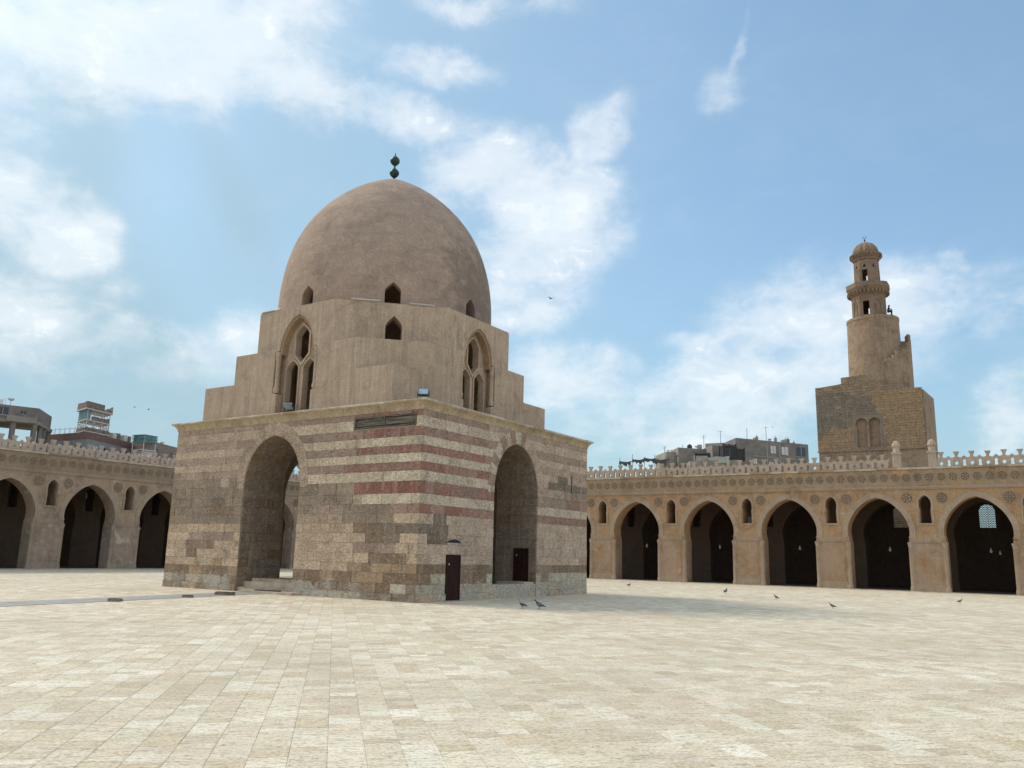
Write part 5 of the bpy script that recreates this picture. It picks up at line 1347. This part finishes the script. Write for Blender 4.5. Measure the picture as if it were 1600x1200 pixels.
# left of the pavilion
G1 = [(-91.45, 10.6), (-86.45, 27.6), (-92.0, 32.2), (-97, 15.2)]
o1 = empty('concrete_building', (-90, 22, 0), label='unfinished brown concrete building with open lower storey at the left edge', cat='building')
def rel(f, c=(-90, 22)): return [(x-c[0], y-c[1]) for x, y in f]
def pz(b_, f, z0, z1):
    ar = sum(f[i][0]*f[(i+1) % len(f)][1]-f[(i+1) % len(f)][0]*f[i][1] for i in range(len(f))); return b_.prism(f if ar > 0 else f[::-1], z0, z1)
pz(MB(), rel(G1), 17.25, 19.0).build('upper_storey', M_conc, o1)
pz(MB(), rel([(-91.6, 10.4), (-86.2, 27.75), (-92.0, 32.5), (-97.2, 15.1)]), 16.85, 17.248).build('floor_slab', M_conc2, o1)
pz(MB(), rel([(-91.6, 10.4), (-86.2, 27.75), (-92.0, 32.5), (-97.2, 15.1)]), 13.2, 14.0).build('floor_slab', M_conc2, o1)
pz(MB(), rel(G1), 0, 13.2).build('wall', M_conc, o1)
for t in (.35, .52, .7, .85, .985):
    x, y = G1[0][0]+(G1[1][0]-G1[0][0])*t, G1[0][1]+(G1[1][1]-G1[0][1])*t
    MB().box((x+90-.3, y-22-.25, 14.0), (x+90+.2, y-22+.25, 16.85)).build('column', M_conc, o1)
for t in (.33, .62, .98):
    x, y = G1[1][0]+(G1[2][0]-G1[1][0])*t, G1[1][1]+(G1[2][1]-G1[1][1])*t
    MB().box((x+90-.3, y-22-.35, 14.0), (x+90+.2, y-22+.1, 16.85)).build('column', M_conc, o1)
    x, y = G1[3][0]+(G1[2][0]-G1[3][0])*t, G1[3][1]+(G1[2][1]-G1[3][1])*t
    MB().box((x+90-.3, y-22-.25, 14.0), (x+90+.2, y-22+.25, 16.85)).build('column', M_conc, o1)
MB().box((-4.6, 1.5, 14.0), (-4.2, 4.0, 16.85)).build('partition', M_conc, o1)
MB().box((-3.5, -9., 14.0), (-3.1, 1.1, 16.85)).build('partition', M_conc, o1)
clutter(o1, [(1.5, 3.0, 19.0, 'dish'), (-.5, -3.5, 19.0, 'tank'), (-3, 3.5, 19, 'line')])
on_face(o1, (-90, 22), G1[0], G1[1], [('window', .60, .67, 17.75, 18.75, M_glassd, .03), ('window', .74, .81, 17.75, 18.7, M_glassd, .03), ('window', .885, .92, 18.0, 18.45, M_glassd, .03), ('balcony', .8, .99, 16.95, 17.7, M_conc2, .5)])
MB().lathe([(.05, 19.0), (.05, 19.35), (.05, 19.4)], -1.0, .9, 8).lathe([(.05, 19.4), (.28, 19.5), (.32, 19.65), (.05, 19.5)], -1.0, .9, 14).build('satellite_dish', M_lightmet, o1)

G2 = [(-97.0, 33.2), (-86.45, 34.3), (-92.6, 46.2), (-101.5, 45.1)]
o2, cc2 = qbuild('apartment_building', G2, 0, 16.0, M_blueg, 'blue grey building with a dark red band under its roof behind the left arcade')
f = [(x-cc2[0], y-cc2[1]) for x, y in G2]
pz(MB(), [(x*1.012, y*1.012) for x, y in f], 16.0, 16.85).build('red_band', M_redb, o2)
on_face(o2, cc2, G2[1], G2[2], [('window', .12+.19*k, .19+.19*k, 14.4, 15.2, M_glassd if k % 2 else M_lightmet, .03) for k in range(5)])
on_face(o2, cc2, G2[0], G2[1], [('window', .55, .7, 14.4, 15.3, M_lightmet, .03), ('window', .8, .9, 14.4, 15.3, M_glassd, .03)])
pr = MB()
for k in range(9):
    t = .22+k*.07; x = G2[1][0]+(G2[2][0]-G2[1][0])*t-cc2[0]-.5; y = G2[1][1]+(G2[2][1]-G2[1][1])*t-cc2[1]
    MB().box((x-.15, y-.42, 16.852), (x, y+.38, 17.6+random.random()*.25)).build('roof_wall_panel', (M_conc3, M_lightmet, M_brown)[k % 3], o2)
for k in range(8):
    t = .1+k*.1; x = G2[0][0]+(G2[1][0]-G2[0][0])*t-cc2[0]; y = G2[0][1]+(G2[1][1]-G2[0][1])*t-cc2[1]+.3
    MB().box((x-.03, y-.03, 16.852), (x+.03, y+.03, 17.75)).box((x, y-.02, 17.5), (x+1.05, y+.02, 17.56)).build('railing', M_lightmet, o2)
# pigeon loft tower of three decks on posts
tw = empty('pigeon_loft', (-88.4, 36.2, 16.86), label='tall open pigeon loft of boards, teal screens and posts on the red banded roof', cat='pigeon loft')
T0 = [(-2.4, -1.2), (1.3, -2.0), (-.4, 2.6), (-4.0, 3.4)]
def Tq(s_): return [(-1.3+(x+1.3)*s_, .7+(y-.7)*s_) for x, y in T0]
for x, y in Tq(.9): MB().tube([(x, y, 0), (x, y, 3.4)], .06, 6).build('post', M_lightmet, tw)
for i in range(4):
    a, b = Tq(.9)[i], Tq(.9)[(i+1) % 4]
    for k in range(1, 3):
        x, y = a[0]+(b[0]-a[0])*k/3, a[1]+(b[1]-a[1])*k/3; MB().tube([(x, y, 0), (x, y, 3.2)], .04, 5).build('post', M_lightmet, tw)
    for k in range(3):
        p = [(a[0]+(b[0]-a[0])*q, a[1]+(b[1]-a[1])*q) for q in (k/3, (k+1)/3)]
        MB().tube([(*p[0], .75), (*p[1], 1.6)], .035, 5).tube([(*p[0], 1.6), (*p[1], .75)], .035, 5).build('brace', M_lightmet, tw)
def deck(z, s_, name, m, th=.12): pz(MB(), Tq(s_), z, z+th).build(name, m, tw)
deck(.15, 1.0, 'deck', M_lightmet); deck(1.7, .97, 'deck', M_lightmet, .14); deck(3.2, 1.08, 'deck', M_lightmet, .14)
def screen(z0, z1, s_, i, u0, u1, m, n=4):
    f = Tq(s_); a, b = Vector((*f[i], 0)), Vector((*f[(i+1) % 4], 0))
    for k in range(n):
        p, q = a+(b-a)*(u0+(u1-u0)*k/n), a+(b-a)*(u0+(u1-u0)*((k+1)/n)-.006); d = (b-a).normalized(); nn = Vector((-d.y, d.x, 0))*.04; zz = random.uniform(-.05, .05)
        P = [(v.x, v.y) for v in (p, q, q+nn, p+nn)]
        pz(MB(), P, z0, z1+zz).build('screen', m, tw)
for i in (0, 1, 2, 3):
    screen(3.342, 4.25, 1.04, i, 0, 1. if i != 1 else .68, M_brown); screen(.272, .75, .96, i, 0, 1, M_brown, 5)
screen(3.342, 3.7, 1.04, 1, .78, 1, M_brown, 2)
screen(1.842, 3.19, .92, 0, 0, 1, M_teal); screen(1.842, 3.19, .92, 1, 0, .16, M_teal, 1); screen(1.842, 2.4, .92, 1, .2, 1, M_brown, 5); screen(1.842, 2.6, .92, 2, 0, 1, M_teal, 3)
G3 = [(-95.5, 44.9), (-86.9, 43.5), (-91.0, 51.5), (-99, 53)]
o3, cc3 = qbuild('brick_building', G3, 0, 16.75, simple('dusty_brick', (.27, .205, .165), .95, var=.2, scale=3), 'dusty brown brick building directly left of the pavilion top corner')
parapet(o3, cc3, G3, 16.75, M_conc, .2)
on_face(o3, cc3, G3[1], G3[2], [('window', .30, .37, 15.2, 16.0, M_glassd, .03), ('window', .75, .82, 15.2, 16.0, M_glassd, .03)])
MB().lathe([(.04, 16.9), (.04, 17.3)], 2.2, .3, 8).lathe([(.05, 17.2), (.3, 17.35), (.33, 17.5), (.05, 17.3)], 2.2, .3, 14).build('satellite_dish', M_lightmet, o3)
tl = empty('pigeon_loft', (-86.3, 43.1, 15.0), label='small teal mesh loft on white legs between the red banded and the brick building', cat='pigeon loft')
for x, y in ((-1.6, -1.2), (.6, -.9), (.2, 1.2), (-1.8, 1.4)): MB().tube([(x, y, -15), (x, y, 1.6)], .06, 6).build('post', M_lightmet, tl)
for z, hh in ((1.5, 1.0),):
    for a, b in (((-1.7, -1.3), (.7, -1.0)), ((.7, -1.0), (.3, 1.35)), ((.3, 1.35), (-1.8, 1.5)), ((-1.8, 1.5), (-1.7, -1.3))):
        for k in range(5):
            p = (a[0]+(b[0]-a[0])*k/5, a[1]+(b[1]-a[1])*k/5); MB().tube([(*p, z), (*p, z+hh)], .035, 5).build('bar', M_teal, tl)
        for zz in (z, z+hh*.5, z+hh): MB().tube([(*a, zz), (*b, zz)], .045, 5).build('rail', M_teal, tl)
        MB().slab([(0, z+.03), (1, z+.03), (1, z+hh-.03), (0, z+hh-.03)], lambda u, v, t: (a[0]*.93+(b[0]-a[0])*.93*u, a[1]*.93+(b[1]-a[1])*.93*u+.02*t, v)).build('screen', M_teal, tl)
MB().box((-1.7, -1.2, .3), (.5, 1.3, .42)).box((-1.2, -.8, -1), (.2, .9, .29)).build('white_box', M_lightmet, tl)

# ------------------------------------------------------------ small things on the court
def wblock(x, y, rz, sx, sy, sz, label, z=.018):
    o = empty('wooden_block', (x, y, z), rz, label=label, cat='block', group='blocks lying on the marble strip')
    n = 2
    for k in range(n): MB().box((-sx/2, -sy/2+k*sy/n+.003, 0), (sx/2, -sy/2+(k+1)*sy/n-.003, sz)).build('board', M_brown, o)
    MB().box((-sx/2+.03, -sy/2+.03, sz+.001), (sx/2-.03, sy/2-.03, sz+.02)).build('top_board', M_greywood, o)
wblock(-6.79, -8.78, R(20), .5, .2, .08, 'leftmost small wooden block on the marble strip')
wblock(-7.6, -5.15, R(35), .42, .18, .07, 'middle small wooden block on the marble strip')
wblock(-8.35, -2.75, R(32), .8, .3, .11, 'largest wooden block on the marble strip near the left archway')

def pigeon(loc, rz, label, dark=True, s_=1., headup=0., grp='pigeons on the paving'):
    o = empty('pigeon', loc, rz, label=label, cat='pigeon', group=grp); o.scale = (s_, s_, s_)
    m = M_birdd if dark else M_birdg
    # one continuous lofted body from tail to beak: (x, z, half width, half height)
    S = [(-.21, .075, .030, .006), (-.15, .09, .034, .012), (-.10, .11, .045, .03), (-.05, .125, .058, .048), (.0, .135, .064, .058), (.05, .15, .058, .056), (.085, .175+headup*.3, .042, .046), (.10, .205+headup*.6, .028, .032), (.108, .232+headup, .024, .026), (.12, .25+headup, .025, .025), (.138, .252+headup, .018, .017), (.15, .248+headup, .007, .006), (.168, .243+headup, .002, .002)]
    b = MB(); n = 10
    for x, z, w_, h in S:
        for j in range(n):
            t = 2*math.pi*j/n; b.v.append((x, w_*math.cos(t), z+h*math.sin(t)))
    for i in range(len(S)-1):
        for j in range(n): b.f.append((i*n+j, i*n+(j+1) % n, (i+1)*n+(j+1) % n, (i+1)*n+j)[::-1]); b.c.append(None); b.m.append(0)
    b.f += [tuple(range(n)), tuple((len(S)-1)*n+j for j in range(n))[::-1]]; b.c += [None]*2; b.m += [0]*2
    b.build('body', m, o, smooth=True)
    for sd_ in (-1, 1):
        w_ = MB(); P = [(.055, .16), (.0, .178), (-.08, .15), (-.17, .10), (-.10, .10), (-.02, .105), (.04, .125)]
        w_.slab(P[::-1], lambda u, v, t: (u, sd_*(.060-.35*max(0, -.05-u)+(.008 if t else 0)), v)).build('wing', M_birdg if dark else M_birdd, o)
        MB().tube([(.0, sd_*.025, .085), (-.005, sd_*.026, .04), (.012, sd_*.026, .006)], [.009, .005, .004], 5).tube([(-.012, sd_*.026, .004), (.04, sd_*.03, .004)], .004, 4).tube([(.0, sd_*.026, .004), (.03, sd_*.008, .004)], .003, 4).build('leg', M_birdl, o)
    return o
pigeon((4.75, .65, 0), R(205), 'pale grey pigeon with raised neck, left one of the pair before the pavilion', False, 1.15, .035)
pigeon((5.37, .89, 0), R(195), 'dark pigeon, right one of the pair before the pavilion', True, 1.3)
pigeon((4.96, 23.05, 0), R(80), 'tiny dark pigeon farthest back, nearest the second arch right of the pavilion', True, 1.25)
pigeon((9.22, 18.66, 0), R(150), 'dark pigeon on the paving in front of the third arch', True, 1.0)
pigeon((13.43, 12.56, 0), R(200), 'dark pigeon facing left in the middle right of the court', True, .95)
pigeon((17.27, 24.7, 0), R(30), 'dark pigeon close to the rightmost arch', True, .95)
pigeon((-3.45, 27.39, 0), R(60), 'tiny grey pigeon beside the far corner of the pavilion', False, 1.1)
def flyer(loc, rz, label, s_=1.):
    o = empty('flying_bird', loc, rz, label=label, cat='bird', group='birds in the sky'); o.scale = (s_,)*3
    MB().lathe([(.004, -.2), (.03, -.12), (.05, 0), (.03, .1), (.01, .16)], n=8).build('body', M_birdd, o, smooth=True)
    o.rotation_euler = (R(90), 0, rz)
    for sd_ in (-1, 1): MB().add([(0, .0, .05), (0, .0, -.08), (sd_*.22, .09, -.04), (sd_*.36, .03, -.10), (sd_*.22, .09, .05), (0, .012, .05), (0, .012, -.08), (sd_*.22, .10, -.04), (sd_*.22, .10, .05)], [(0, 1, 2, 4), (4, 2, 3), (8, 7, 6, 5), (3, 7, 8)]).build('wing', M_birdd, o)
flyer((-7.2, 22.5, 20.2), R(60), 'dark bird flying in the sky right of the dome', .9)
flyer((-11.6, 92.8, 20.9), R(40), 'speck of a bird flying above the rooftops left of the minaret', .8)
flyer((-60.7, 24.6, 16.7), R(10), 'left one of two birds flying above the red banded building', .7)
flyer((-64, 28.4, 17.3), R(-20), 'right one of two birds flying above the red banded building', .8)
